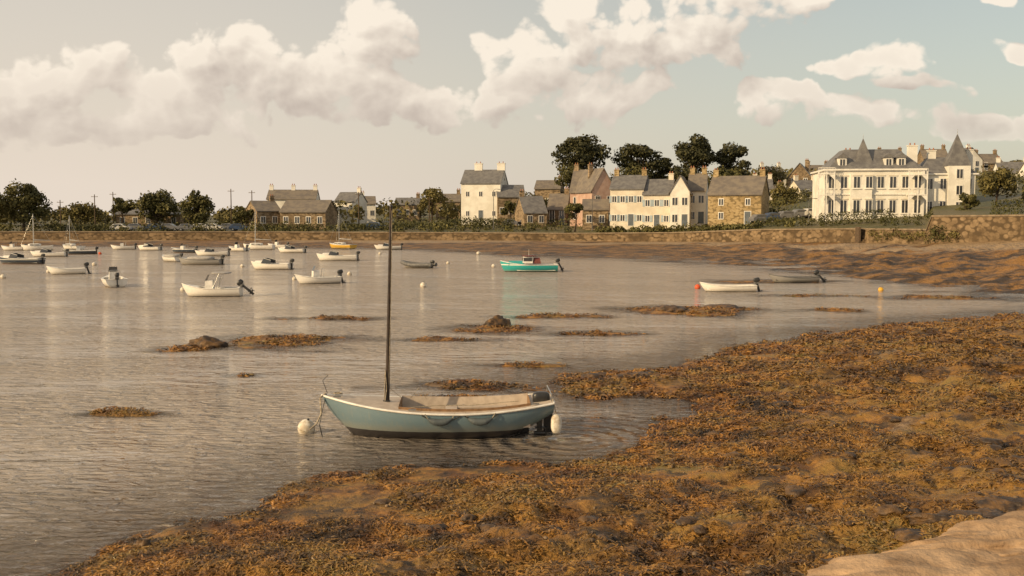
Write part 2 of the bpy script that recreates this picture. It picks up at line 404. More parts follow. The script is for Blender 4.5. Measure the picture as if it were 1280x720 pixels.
Xg=cols[None,:]*(np.maximum(rows,-5)+AP+14*(rows<7)*1.0)[:,None]; Yg=np.repeat(rows[:,None],len(cols),1)
Zg,Zo,Pt=terrain(Xg,Yg,True)
R,C=Xg.shape; ii=np.arange(R*C).reshape(R,C)
Fq=np.stack([ii[:-1,:-1],ii[:-1,1:],ii[1:,1:],ii[1:,:-1]],-1).reshape(-1,4)
V=np.stack([Xg,Yg,Zg],-1).reshape(-1,3)
m,t,bs=newmat('shore_ground'); g=t.new('ShaderNodeNewGeometry'); pos=g.outputs['Position']
at=t.new('ShaderNodeAttribute'); at.attribute_name='zone'; zo=at.outputs['Fac']
ap=t.new('ShaderNodeAttribute'); ap.attribute_name='weed'; pt=ap.outputs['Fac']
s3=t.new('ShaderNodeSeparateXYZ'); t.l.new(pos,s3.inputs[0])
n1=t.noise(pos,.55,3,.62); n2=t.noise(pos,6,4,.65)
weed=weedcol(t,pos,n2)
vo=t.new('ShaderNodeTexVoronoi'); t.l.new(pos,vo.inputs[0]); vo.inputs['Scale'].default_value=9
sc=t.new('ShaderNodeSeparateColor'); t.l.new(vo.outputs['Color'],sc.inputs[0])
peb=t.mix(sc.outputs[0],(.12,.08,.05),(.30,.21,.125))
mask=t.ss(t.noise(pos,.33,4,.6),.59,.68)
near_c=t.mix(t.m('MULTIPLY',mask,.7),weed,peb)
seab=t.mix(n1,(.48,.40,.32),(.36,.29,.22))
near_c=t.mix(t.m('MULTIPLY',t.ss(s3.outputs[2],.02,-.06),t.m('SUBTRACT',1.0,pt)),near_c,seab)
mpf=t.new('ShaderNodeMapping'); t.l.new(pos,mpf.inputs[0]); mpf.inputs['Scale'].default_value=(.7,1.3,1)
fn=t.noise(mpf.outputs[0],.2,5,.72)
fweed=t.mix(t.ss(t.noise(mpf.outputs[0],.45,4,.70),.42,.58),(.045,.026,.011),(.235,.120,.032))
fsand=t.mix(n1,(.34,.24,.14),(.24,.16,.085))
farc=t.mix(t.ss(t.m('ADD',fn,t.m('MULTIPLY',t.m('SUBTRACT',pt,.38),.34)),.44,.55),fsand,fweed)
gn=t.noise(pos,.12,4,.6)
grass=t.mix(t.ss(gn,.4,.6),t.mix(n2,(.05,.055,.015),(.11,.10,.03)),t.mix(n2,(.16,.12,.055),(.10,.09,.035)))
c=t.mix(t.ss(zo,.2,.8),near_c,farc); c=t.mix(t.ss(zo,1.3,1.7),c,grass)
t.l.new(c,bs.inputs['Base Color']); bs.inputs['Specular IOR Level'].default_value=.35
t.l.new(t.m('ADD',.40,t.m('MULTIPLY',n2,.35)),bs.inputs['Roughness'])
hh=t.m('ADD',t.m('MULTIPLY',t.noise(pos,7,5,.7),1.0),t.m('MULTIPLY',t.noise(pos,.8,4,.7),t.m('MULTIPLY',t.ss(zo,.5,1.0),7.0)))
t.l.new(t.bump(hh,.9,.11),bs.inputs['Normal']); M['ground']=m
npmesh('ground',V,Fq,[M['ground']],True,None,{'zone':Zo,'weed':Pt})
# ------------------------------------------------------------ water
rs=slice(0,None,3); cs=slice(0,None,4)
Xw=Xg[:-30][rs,cs]; Yw=Yg[:-30][rs,cs]; Zw=Zg[:-30][rs,cs]
R,C=Xw.shape; ii=np.arange(R*C).reshape(R,C)
Fw=np.stack([ii[:-1,:-1],ii[:-1,1:],ii[1:,1:],ii[1:,:-1]],-1).reshape(-1,4)
Vw=np.stack([Xw,Yw,np.zeros_like(Xw)],-1).reshape(-1,3)
m=bpy.data.materials.new('sea_water'); m.use_nodes=True; t=NT(m.node_tree); t.n.clear()
g=t.new('ShaderNodeNewGeometry'); pos=g.outputs['Position']
at=t.new('ShaderNodeAttribute'); at.attribute_name='depth'; dep=at.outputs['Fac']
def scaled(sx,sy,rz=0):
    mp=t.new('ShaderNodeMapping'); t.l.new(pos,mp.inputs[0]); mp.inputs['Scale'].default_value=(sx,sy,1); mp.inputs['Rotation'].default_value=(0,0,rz); return mp.outputs[0]
w1=t.noise(scaled(.45,1.1,.25),1.0,2,.5,.6,dim='2D'); w2=t.noise(scaled(1.3,3.2,-.20),1.6,3,.50,.5,dim='2D'); w3=t.noise(scaled(.09,.22),1.0,2,.5,dim='2D')
sp=t.new('ShaderNodeSeparateXYZ'); t.l.new(pos,sp.inputs[0])
dx=t.m('SUBTRACT',sp.outputs[0],1.2); dy=t.m('SUBTRACT',sp.outputs[1],21.4)
rr=t.m('SQRT',t.m('ADD',t.m('MULTIPLY',dx,dx),t.m('MULTIPLY',dy,dy)))
ring=t.m('MULTIPLY',t.m('SINE',t.m('ADD',t.m('MULTIPLY',rr,13.0),t.m('MULTIPLY',w1,2.0))),t.m('MULTIPLY',t.ss(rr,4.0,.7),.32))
calm=t.ss(w3,.35,.60)
h=t.m('ADD',t.m('MULTIPLY',w1,1.1),t.m('MULTIPLY',w2,t.m('ADD',.35,t.m('MULTIPLY',calm,.85))))
h=t.m('ADD',h,ring)
nb=t.bump(h,1.0,.15)
fr=t.new('ShaderNodeFresnel'); fr.inputs[0].default_value=1.36; t.l.new(nb,fr.inputs[1])
gl=t.new('ShaderNodeBsdfGlossy'); gl.inputs['Roughness'].default_value=.05; gl.inputs[0].default_value=(1,.98,.95,1); t.l.new(nb,gl.inputs['Normal'])
df=t.new('ShaderNodeBsdfDiffuse'); df.inputs[0].default_value=(.345,.297,.25,1); t.l.new(nb,df.inputs['Normal'])
tr=t.new('ShaderNodeBsdfTransparent'); tr.inputs[0].default_value=(.94,.88,.79,1)
m1=t.new('ShaderNodeMixShader'); t.l.new(t.ss(dep,-0.05,.30),m1.inputs[0]); t.l.new(tr.outputs[0],m1.inputs[1]); t.l.new(df.outputs[0],m1.inputs[2])
m2=t.new('ShaderNodeMixShader'); t.l.new(fr.outputs[0],m2.inputs[0]); t.l.new(m1.outputs[0],m2.inputs[1]); t.l.new(gl.outputs[0],m2.inputs[2])
o=t.new('ShaderNodeOutputMaterial'); t.l.new(m2.outputs[0],o.inputs[0]); M['water']=m
npmesh('sea_water',Vw,Fw,[m],True,None,{'depth':-Zw})
# ------------------------------------------------------------ seaweed fronds & pebbles
def scatter(n,y0,y1,umin,umax):
    Y=np.exp(np.random.uniform(math.log(y0),math.log(y1),n)); U=np.random.uniform(umin,umax,n); return U*Y,Y
def fronds(n):
    X,Y=scatter(n,9.5,64,-.58,.58)
    z,zo=terrain(X,Y)
    dens=fbm(X*.7,Y*.7,3,77)
    k=(z>-.015)&(zo<1)&(dens>.33+.12*np.random.rand(n)); X=X[k];Y=Y[k];z=z[k]; n=len(X)
    th=fbm(X*.45,Y*.45,3,88)*14+np.random.normal(0,.75,n); sz=np.clip(Y/20,.75,1.8)
    L=np.random.uniform(.08,.24,n)*sz; W=np.random.uniform(.006,.018,n)*sz; hgt=np.random.uniform(.0,.05,n)*sz
    bend=np.random.normal(0,.7,n); V=np.zeros((n,8,3)); cx=X.copy();cy=Y.copy()
    for j,(hh,wd) in enumerate(((.0,.6),(.9,1.),(.8,1.1),(.2,.5))):
        a=th+bend*(j-1); dx=np.cos(a);dy=np.sin(a)
        if j: cx=cx+dx*L/3; cy=cy+dy*L/3
        tw=np.random.uniform(-.7,.7,n); cz=z+.012+hgt*hh
        for q,sg in((0,-1),(1,1)):
            V[:,j*2+q,0]=cx-dy*W*wd*sg; V[:,j*2+q,1]=cy+dx*W*wd*sg; V[:,j*2+q,2]=cz+sg*tw*W*wd
    b=(np.arange(n)*8)[:,None]
    Fq=np.concatenate([b+np.array([[0,1,3,2]]),b+np.array([[2,3,5,4]]),b+np.array([[4,5,7,6]])])
    npmesh('seaweed',V.reshape(-1,3),Fq,[M['weed']],False)
fronds(240000)
ico=bmesh.new(); bmesh.ops.create_icosphere(ico,subdivisions=1,radius=1); iv=np.array([v.co[:] for v in ico.verts]); ifc=np.array([[v.index for v in f.verts] for f in ico.faces]); ico.free()
def pebbles(n):
    X,Y=scatter(n,9.5,50,-.6,.6); z,zo=terrain(X,Y); dens=fbm(X*.5,Y*.5,3,97)
    k=(z>0.0)&(zo<1)&(dens>.52); X=X[k];Y=Y[k];z=z[k]; n=len(X)
    s=np.random.exponential(.014,n)+.012; s=np.minimum(s,.07)
    V=iv[None]*s[:,None,None]*np.random.uniform(.6,1.25,(n,1,3))*np.array([1,1,.65])*np.random.uniform(.82,1.15,(n,len(iv),1))
    th=np.random.uniform(0,6.28,n); c=np.cos(th)[:,None];q=np.sin(th)[:,None]
    x=V[:,:,0]*c-V[:,:,1]*q; y=V[:,:,0]*q+V[:,:,1]*c
    V=np.stack([x+X[:,None],y+Y[:,None],V[:,:,2]+z[:,None]+s[:,None]*.2],-1)
    Fq=(np.arange(n)*len(iv))[:,None,None]+ifc[None]
    npmesh('pebbles',V.reshape(-1,3),Fq.reshape(-1,3),[M['pebble']],True)
pebbles(6000)
def rock(x,y,z,sx,sy,sz,mat='rock',seed=0,rz=0,sub=4,rough=.35,name='rock'):
    bm=bmesh.new(); bmesh.ops.create_icosphere(bm,subdivisions=sub,radius=1)
    co=np.array([v.co[:] for v in bm.verts])
    n=fbm(co[:,0]*1.6+seed*3.1+5,co[:,1]*1.6+co[:,2]*1.3+seed,5,seed+60)-.5
    n2=fbm(co[:,0]*5+seed*3.1+5,co[:,1]*5+co[:,2]*4+seed,4,seed+80)-.5
    co=co*(1+rough*1.8*n+rough*.8*n2)[:,None]
    co=co*np.array([sx,sy,sz]); c,s=math.cos(rz),math.sin(rz)
    for v,q in zip(bm.verts,co): v.co=(q[0]*c-q[1]*s,q[0]*s+q[1]*c,q[2])
    me=bpy.data.meshes.new(name); bm.to_mesh(me); bm.free(); me.materials.append(M[mat])
    for p in me.polygons: p.use_smooth=True
    o=bpy.data.objects.new(name,me); o.location=(x,y,z); scene.collection.objects.link(o); return o
for i,(px,py,wpx_,hpx) in enumerate([(262,433,28,12),(622,409,22,13),(838,389,34,8),(905,385,36,4),(177,684,14,10),(790,477,40,9),(745,474,30,7),(240,434,14,6)]):
    x,y=P(px,py); s=y/F; rock(x,y,.0,wpx_*s*.9,wpx_*s*.6,hpx*s*1.0,'rock',i+1,i*.7,4,.55)
for i in range(110):
    py=430+285*random.random()**.8; px=random.uniform(460,1290)
    x,y=P(px,py); z=gz(x,y)
    if z<.03: continue
    s=random.uniform(.04,.14)*(1.0+y*.016); rock(x,y,z+s*.02,s*1.3,s,s*.5,'rock',i+20,i,3,.6)
for i,(px,py,s) in enumerate([(1190,625,.36),(1235,612,.40),(1150,640,.24),(1265,600,.36),(1215,655,.26),(1120,655,.2),(1060,672,.2),(1270,640,.32)]):
    z=.9; x,y=P(px,py,z); z=gz(x,y); rock(x,y,z-.02,s*1.4,s,s*.36,'rock',i+90,i*.9,5,.7)
x,y=P(1205,712,1.0); rock(x,y,gz(x,y)+.03,2.5,1.0,.42,'slab',140,.28,6,.40,'granite_slab')
x,y=P(1310,668,1.0); rock(x,y,gz(x,y)+.06,2.1,.85,.40,'slab',143,.30,6,.40,'granite_slab')
# ------------------------------------------------------------ boats
def hull(mb,L,B,Fb,draft,sb,ss_,hm,rim,inner,rake=.4,tdeck=.66,taft=.0,cfrac=.86,deck='white',floor=.08,n=50,mm=10,sternw=.8,coam=0,coamm='teak',rr=.025,lift=0.0):
    def b(t):
        f=1-max(0,(t-.42)/.58)**2.4
        if t<.42: f*=sternw+(1-sternw)*math.sin((t/.42)*math.pi/2)
        return max(B/2*f,.012)
    def sh(t):
        return Fb+(sb*((t-.4)/.6)**2 if t>.4 else ss_*((.4-t)/.4)**2)
    def kl(t):
        k=-draft
        if t>.75: k+=(draft+.05)*((t-.75)/.25)**2.5
        if t<.25: k+=draft*.5*((.25-t)/.25)**1.5+lift*((.25-t)/.25)**1.4
        return k
    def X(t,a): return (t-.5)*L-rake*(1-a)**1.4*max(0,(t-.5)/.5)**3
    for sg in(1,-1):
        vs=[];fs=[]
        for i in range(n+1):
            t=i/n
            for j in range(mm+1):
                a=j/mm; q=a*math.pi/2
                z=kl(t)+(sh(t)-kl(t))*(1-math.cos(q))**.85
                vs.append((X(t,(z-kl(t))/(sh(t)-kl(t))),sg*(b(t)*math.sin(q)**.75),z))
        for i in range(n):
            for j in range(mm):
                p=i*(mm+1)+j; f=(p,p+1,p+mm+2,p+mm+1)
                fs.append(f if sg<0 else f[::-1])
        mb.add(vs,fs,hm,True)
        if sg==1: st=[vs[j] for j in range(mm+1)]
        else:
            st2=[vs[j] for j in range(mm+1)]
    poly=st+st2[::-1][:-1]
    mb.add(poly,[tuple(range(len(poly)))],hm)
    for sg in(1,-1):
        mb.tube([(X(i/n,1),sg*(b(i/n)+.005),sh(i/n)-.01) for i in range(0,n+1,2)],rr,rim,6)
    mb.tube([(X(0,1),-b(0),sh(0)-.01),(X(0,1),b(0),sh(0)-.01)],rr,rim,6)
    i0=int(round(taft*n)); i1=int(round(tdeck*n))
    def dz(t,y): return sh(t)+.05*(1-(y/b(t))**2)*min(1,b(t)/(B/2))-.004
    for sg in(1,-1):
        for i in range(n):
            t0,t1=i/n,(i+1)/n
            inside=(i>=i0 and i<i1)
            K=5
            for k in range(K):
                def yy(t,kk):
                    o=b(t)-.004; c=(b(t)*cfrac if inside else 0); return c+(o-c)*kk/K
                q=[(X(t0,1),sg*yy(t0,k),dz(t0,yy(t0,k))),(X(t1,1),sg*yy(t1,k),dz(t1,yy(t1,k))),(X(t1,1),sg*yy(t1,k+1),dz(t1,yy(t1,k+1))),(X(t0,1),sg*yy(t0,k+1),dz(t0,yy(t0,k+1)))]
                mb.add(q,[(0,1,2,3) if sg<0 else (3,2,1,0)],deck,True)
            if inside:
                c0,c1=b(t0)*cfrac,b(t1)*cfrac
                z0,z1=dz(t0,c0)+coam,dz(t1,c1)+coam
                mb.add([(X(t0,1),sg*c0,z0),(X(t1,1),sg*c1,z1),(X(t1,1),sg*c1*.9,floor),(X(t0,1),sg*c0*.9,floor)],[(0,1,2,3)],inner,True)
                mb.add([(X(t0,1),sg*c0*.9,floor),(X(t1,1),sg*c1*.9,floor),(X(t1,1),0,floor),(X(t0,1),0,floor)],[(0,1,2,3)],inner)
                if coam:
                    e=.022
                    mb.add([(X(t0,1),sg*(c0+e),z0-coam-.01),(X(t1,1),sg*(c1+e),z1-coam-.01),(X(t1,1),sg*(c1+e),z1),(X(t0,1),sg*(c0+e),z0),(X(t0,1),sg*c0,z0),(X(t1,1),sg*c1,z1)],[(0,1,2,3),(3,2,5,4)],coamm)
    for tt in (i0/n,i1/n):
        c=b(tt)*cfrac; z=dz(tt,c)+coam; zc=dz(tt,0)+coam; xx=X(tt,1)
        mb.add([(xx,-c,z),(xx,-c*.9,floor),(xx,c*.9,floor),(xx,c,z),(xx,0,zc)],[(0,1,2,3,4)],coamm if coam else inner)
    return b,sh,X,dz
def outboard(mb,x,y,z,s=1.0,tilt=0.0,col='black'):
    ca,sa=math.cos(tilt),math.sin(tilt)
    o=len(mb.v)
    def R(i0):
        for k in range(i0,len(mb.v)):
            X,Y,Z=mb.v[k]; X-=x; Z-=z; mb.v[k]=(x+X*ca+Z*sa,Y,z-X*sa+Z*ca)
    mb.rbox((x-.10*s,y,z+.22*s),(.42*s,.27*s,.30*s),col,.6)
    mb.box((x-.06*s,y,z+.04*s),(.24*s,.18*s,.12*s),'grey')
    mb.box((x-.06*s,y,z-.3*s),(.14*s,.075*s,.66*s),col)
    mb.box((x-.12*s,y,z-.5*s),(.34*s,.2*s,.02*s),col)
    mb.cyl((x+.08*s,y,z-.64*s),(x-.2*s,y,z-.64*s),.05*s,.06*s,col,8)
    mb.box((x-.04*s,y,z-.76*s),(.14*s,.02*s,.18*s),col)
    for k in range(3):
        a=k*2.09; mb.box((x-.22*s,y+.08*s*math.cos(a),z-.64*s+.08*s*math.sin(a)),(.02*s,.09*s,.09*s),col)
    R(o)
    mb.box((x+.05*s,y,z+.02*s),(.12*s,.22*s,.22*s),'grey')
# --- main boat
X0,Y0=-1.63,22.12
e=empty('sailing_dinghy',(X0,Y0,0),math.pi+.045)
mb=MB(); L=5.0
b,sh,Xf,dz=hull(mb,L,1.98,.60,.14,.27,.17,'hull_main','white','cream',rake=.62,tdeck=.66,taft=.10,cfrac=.76,deck='cream',floor=.22,coam=.05,coamm='teak',rr=.026,sternw=.70,lift=.52)
mb.obj('hull',e)
mb=MB()
for t_ in(.22,.44):
    c=b(t_)*.70; mb.box((Xf(t_,1),0,.48),(.26,c*2,.035),'cream')
for sg in(1,-1): mb.box((Xf(.3,1),sg*.52,.475),(1.3,.22,.03),'cream')
mb.box((Xf(.5,1),0,.34),(.9,.06,.24),'teak')
mb.obj('benches',e)
mb=MB(); xm=.5*L-1.40
mb.cyl((xm,0,.25),(xm-.13,0,4.93),.052,.032,'mast',12); mb.cyl((xm,0,.66),(xm,0,.74),.09,.08,'black',12)
mb.sph((xm-.13,0,4.94),.04,'black',8,6)
mb.obj('mast',e)
mb=MB()
mb.tube([(xm-.04,.03,.75),(xm-.11,.05,2.8),(xm-.15,.03,4.85)],.006,'rope',5)
mb.tube([(xm+.05,.02,.72),(xm+.02,.05,1.4),(xm-.01,.06,1.0),(xm+.03,.06,.72)],.009,'rope',5)
mb.tube([(xm-.05,-.06,1.0),(xm-.35,-.2,.72)],.006,'rope',5)
bx=Xf(1,1); bz=sh(1)
bl=[(bx-.08,.02,bz+.03),(bx+.02,.10,bz-.05),(bx-.02,.25,.50),(bx+.07,.38,.30),(bx+.20,.50,.20)]
mb.tube(bl,.018,'rope',6)
mb.tube([(bx-.1,.0,bz+.02),(bx-.02,.1,.55),(bx+.03,.2,.25),(bx-.05,.2,-.1)],.012,'black',6)
mb.tube([(bx-.12,-.02,bz+.02),(bx-.02,-.02,bz+.30),(bx-.14,-.03,bz+.42)],.007,'black',5)
for k in range(6):
    a0=k*1.05; mb.tube([(bx-.35+.09*math.cos(a0),.08*math.sin(a0),bz+.03),(bx-.35+.09*math.cos(a0+1.05),.08*math.sin(a0+1.05),bz+.03)],.014,'rope',5)
mb.tube([(Xf(.62,1),.62,.68),(Xf(.5,1),.60,.72),(Xf(.35,1),.66,.73),(Xf(.15,1),.58,.8)],.008,'rope',5)
mb.tube([(Xf(.62,1),-.3,.72),(Xf(.58,1),-.2,.98),(Xf(.55,1),-.35,.7)],.005,'rope',5)
for (ta,tb) in((.56,.40),(.38,.24)):
    pts=[]
    for k in range(9):
        tt=ta+(tb-ta)*k/8; pts.append((Xf(tt,1),b(tt)+.015,sh(tt)-.04-.13*math.sin(math.pi*k/8)))
    mb.tube(pts,.010,'black',5)
for t_ in(.08,.6,.93):
    for sg in(1,-1):
        y_=sg*(b(t_)-.1); mb.box((Xf(t_,1),y_,sh(t_)+.045),(.16,.025,.03),'metal')
mb.obj('ropes',e)
mb=MB()
def fender(mb,xc,t_):
    y_=b(t_)+.05; z=sh(t_)-.175; n=9
    pts=[(xc+(k/(n-1)-.5)*.50,y_-.03,z+.08*(abs(k/(n-1)-.5)*2)**2) for k in range(n)]
    rad=[.02,.05,.07,.075,.075,.075,.07,.05,.02]
    for k in range(n-1): mb.cyl(pts[k],pts[k+1],rad[k],rad[k+1],'fender',12,False)
    for k in(0,n-1):
        sg=-1 if k==0 else 1
        mb.tube([pts[k],(pts[k][0]+sg*.06,y_-.03,sh(t_)+.0),(pts[k][0]+sg*.06,y_-.12,sh(t_)+.03)],.008,'rope',5)
fender(mb,-.08,.484); fender(mb,-.92,.318)
mb.rbox((-L/2-.05,.60,.30),(.23,.23,.42),'buoy',.75); mb.tube([(-L/2-.05,.60,.50),(-L/2+.02,.55,.84)],.01,'rope',5)
mb.obj('fenders',e)
mb=MB()
outboard(mb,-L/2+.34,.30,.62,.90,0.0)
mb.box((-L/2+.08,0,.22),(.20,.045,.66),'black')
mb.box((-L/2+.95,0,.0),(.9,.06,.36),'black')
mb.tube([(-L/2-.05,-.35,.82),(-L/2+.6,-.20,.92)],.02,'teak',6)
mb.rbox((-L/2+.28,.1,.80),(.30,.5,.12),'grey',.6)
mb.tube([(-L/2+.05,.62,.78),(-L/2+.05,.62,.93),(-L/2+.05,-.62,.93),(-L/2+.05,-.62,.78)],.012,'metal',6)
mb.obj('outboard_motor',e)
mb=MB(); mb.box((-.1,0,-.18),(3.4,.07,.14),'black'); mb.obj('keel',e)
def buoy(x,y,r,mat,stretch=1.0,z=None):
    mb=MB(); mb.sph((0,0,0),(r,r,r*stretch),mat,18,12); mb.cyl((0,0,r*stretch*.9),(0,0,r*stretch*1.15),.03 if r>.12 else .02,.02,'black',8)
    k=12
    for i in range(k):
        a=2*math.pi*i/k; a2=2*math.pi*(i+1)/k; mb.cyl((r*1.0*math.cos(a),r*1.0*math.sin(a),0),(r*math.cos(a2),r*math.sin(a2),0),.008,.008,'rope',4)
    o=mb.obj('mooring_buoy'); o.location=(x,y,r*.55 if z is None else z); o.rotation_euler=(.2,.25,0); return o
x,y=P(383,541); buoy(x,y,.19,'buoy',1.05)
for (px,py,r,mt) in [(529,359,.22,'buoy'),(437,344,.2,'buoy'),(1101,364,.17,'yellow'),(872,361,.2,'orange'),(4,348,.22,'buoy'),(118,332,.22,'buoy'),(303,334,.2,'buoy'),(229,364,.18,'buoy'),(61,341,.2,'buoy'),(368,350,.17,'buoy'),(617,334,.2,'buoy'),(598,318,.25,'buoy'),(210,326,.2,'buoy'),(475,318,.2,'buoy'),(125,318,.2,'orange'),(560,330,.18,'buoy')]:
    x,y=P(px,py); buoy(x,y,r,mt)
def boat(name,px,py,L,B,head,hm='hull_white',fb=.45,feat=(),mat_in='white',tilt=0.0,motor=True,sb=.25,deckm='white'):
    x,y=P(px,py); e=empty(name,(x,y+B*.3,0),math.radians(head))
    mb=MB(); b,sh,Xf,dz=hull(mb,L,B,fb,.12,sb,.04,hm,'white' if hm!='hull_grey' else 'grey',mat_in,rake=.35,tdeck=.72 if 'open' not in feat else .88,taft=.04,cfrac=.84,deck=deckm,floor=.12,n=24,mm=7,sternw=.88,rr=.03)
    mb.obj('hull',e); mb=MB()
    for t_ in(.2,.5): mb.box((Xf(t_,1),0,fb*.75),(.28,b(t_)*1.62,.05),'teak' if 'open' in feat else 'white')
    if motor:
        outboard(mb,-L/2-.05,0,fb+.12,1.0,tilt)
    if 'console' in feat:
        mb.box((.1,0,fb+.15),(.5,.6,.65),'white',0,.85)
        mb.add([(.32,-.3,fb+.47),(.32,.3,fb+.47),(.16,.26,fb+.82),(.16,-.26,fb+.82)],[(0,1,2,3)],'glass')
        mb.tube([(-.35,-.3,fb),(-.45,-.3,fb+.6),(-.45,.3,fb+.6),(-.35,.3,fb)],.02,'metal')
    if 'screen' in feat:
        bw=b(.66)*.8; xs=Xf(.70,1)
        mb.box((xs+.25,0,sh(.75)+.1),(.9,bw*1.5,.22),'white',0,.75)
        mb.add([(xs-.05,-bw,sh(.66)+.05),(xs-.05,bw,sh(.66)+.05),(xs-.3,bw*.85,sh(.66)+.48),(xs-.3,-bw*.85,sh(.66)+.48)],[(0,1,2,3)],'glass')
        for sg in(1,-1):
            mb.add([(xs-.05,sg*bw,sh(.66)+.05),(xs-.3,sg*bw*.85,sh(.66)+.48),(xs-1.0,sg*bw,sh(.5)+.35),(xs-1.0,sg*bw*1.05,sh(.5)+.04)],[(0,1,2,3)],'glass')
            mb.tube([(xs-.3,sg*bw*.85,sh(.66)+.48),(xs-1.0,sg*bw,sh(.5)+.35)],.02,'white')
        mb.tube([(xs-.3,-bw*.85,sh(.66)+.48),(xs-.3,bw*.85,sh(.66)+.48)],.02,'white')
    if 'bimini' in feat:
        mb.tube([(-.2,-b(.5),fb),(-.6,-b(.5)*.9,fb+.9)],.015,'metal'); mb.tube([(-.2,b(.5),fb),(-.6,b(.5)*.9,fb+.9)],.015,'metal')
        mb.rbox((-.6,0,fb+.92),(1.1,B*.85,.12),'greycanvas',.6)
    if 'cabin' in feat:
        zc=sh(.62); bw=b(.6)*.72
        mb.box((Xf(.72,1),0,zc+.12),(1.5,bw*1.7,.3),'hull_teal',0,.8)
        mb.box((Xf(.52,1),0,zc+.38),(.9,bw*1.9,.55),'white',0,.85)
        for sg in(1,-1): mb.box((Xf(.52,1),sg*bw*.92,zc+.42),(.72,.03,.3),'glass')
        mb.box((Xf(.52,1)+.45,0,zc+.42),(.03,bw*1.4,.28),'glass')
        mb.rbox((Xf(.49,1),0,zc+.70),(1.25,bw*2.1,.1),'canvas',.6)
        mb.box((Xf(.36,1),0,zc+.30),(.7,bw*1.7,.5),'canvas',0,.7)
        mb.tube([(Xf(.93,1),-.25,zc+.1),(Xf(.93,1),-.25,zc+.45),(Xf(.98,1),0,zc+.48),(Xf(.93,1),.25,zc+.45),(Xf(.93,1),.25,zc+.1)],.018,'metal')
        mb.cyl((Xf(.5,1),.3,zc+.7),(Xf(.5,1),.3,zc+1.3),.015,.01,'white',6)
    if 'tube' in feat:
        for sg in(1,-1):
            pts=[(Xf(t_,1),sg*b(t_)*.98,sh(t_)+.03) for t_ in [0,.1,.2,.3,.4,.5,.6,.7,.8,.88,.95,.995]]
            mb.tube([(-L/2-.3,sg*b(0)*.95,fb+.05)]+pts,.19,'grey',10)
    if 'sail' in feat:
        mb.rbox((.3,0,sh(.5)+.16),(L*.42,B*.55,.42),'white',.55)
        for sg in(1,-1): mb.box((.3,sg*B*.268,sh(.5)+.2),(L*.28,.02,.12),'glass')
        hM=L*1.25
        mb.cyl((.45,0,sh(.5)),(.40,0,hM),.06,.045,'metal',8); mb.cyl((.4,0,fb+.9),(-L*.42,0,fb+.8),.09,.05,'greycanvas',8)
        for q in((L/2-.05,0,sh(1)),(-L/2,0,fb+.1),(.3,B/2-.05,fb+.1),(.3,-B/2+.05,fb+.1)): mb.cyl((.4,0,hM*.97),q,.012,.012,'metal',4)
    if 'cover' in feat:
        mb.rbox((-.1,0,fb+.12),(L*.62,B*.75,.5),'greycanvas',.7)
    mb.obj('fittings',e)
    return e
boat('motorboat',262,371,3.5,1.5,183,feat=('console','bimini'),tilt=.9,fb=.48,sb=.3)
boat('motorboat',139,358,3.4,1.6,118,feat=('console',),tilt=.2,fb=.5)
boat('motorboat',395,355,3.2,1.5,205,feat=('console',),tilt=.3,fb=.45)
boat('motorboat',337,337,3.8,1.6,170,feat=('screen',),fb=.5)
boat('cabin_boat',661,340,5.0,2.0,181,'hull_teal',.62,feat=('cabin',),sb=.35,tilt=.5,deckm='white')
boat('inflatable_boat',520,335,3.0,1.4,160,'hull_grey',.25,feat=('tube',),mat_in='grey',deckm='grey')
boat('rowing_boat',911,365,3.5,1.4,178,feat=('open',),fb=.38,mat_in='white',sb=.22,tilt=.3)
boat('rowing_boat',993,353,3.6,1.4,184,'hull_grey',.36,feat=('open',),mat_in='grey',tilt=.8,deckm='grey')
boat('motorboat',80,343,3.0,1.4,200,feat=(),tilt=.3)
boat('motorboat',22,330,4.6,1.8,176,'hull_dark',.55,feat=('screen',))
boat('motorboat',58,321,4.2,1.7,184,feat=('screen',))
boat('motorboat',248,331,4.4,1.8,176,'hull_grey',.5,feat=('cover',),mat_in='grey')
boat('motorboat',213,327,3.4,1.7,140,feat=('cover',))
boat('motorboat',263,320,4.0,1.8,186,feat=('screen',))
boat('motorboat',420,326,4.4,1.8,182,feat=('screen',),fb=.55)
boat('motorboat',363,316,3.8,1.8,170,feat=('screen',))
boat('sailboat',426,311,4.6,2.0,150,'hull_yellow',.6,feat=('sail',),motor=False)
boat('sailboat',322,312,4.6,1.9,176,feat=('sail',),fb=.6,motor=False)
boat('sailboat',44,313,4.2,1.9,200,feat=('sail',),fb=.6,motor=False)
boat('sailboat',88,312,4.0,1.8,150,feat=('sail',),fb=.5,motor=False)
for (px,py,hh) in [(185,313,165),(97,318,205),(14,313,180),(296,314,150),(484,312,190),(152,312,196),(346,310,160),(228,316,172)]:
    boat('motorboat',px,py,random.uniform(3.2,4.0),1.6,hh,random.choice(['hull_white','hull_white','hull_dark']),.45,feat=random.choice([('screen',),('console',)]))
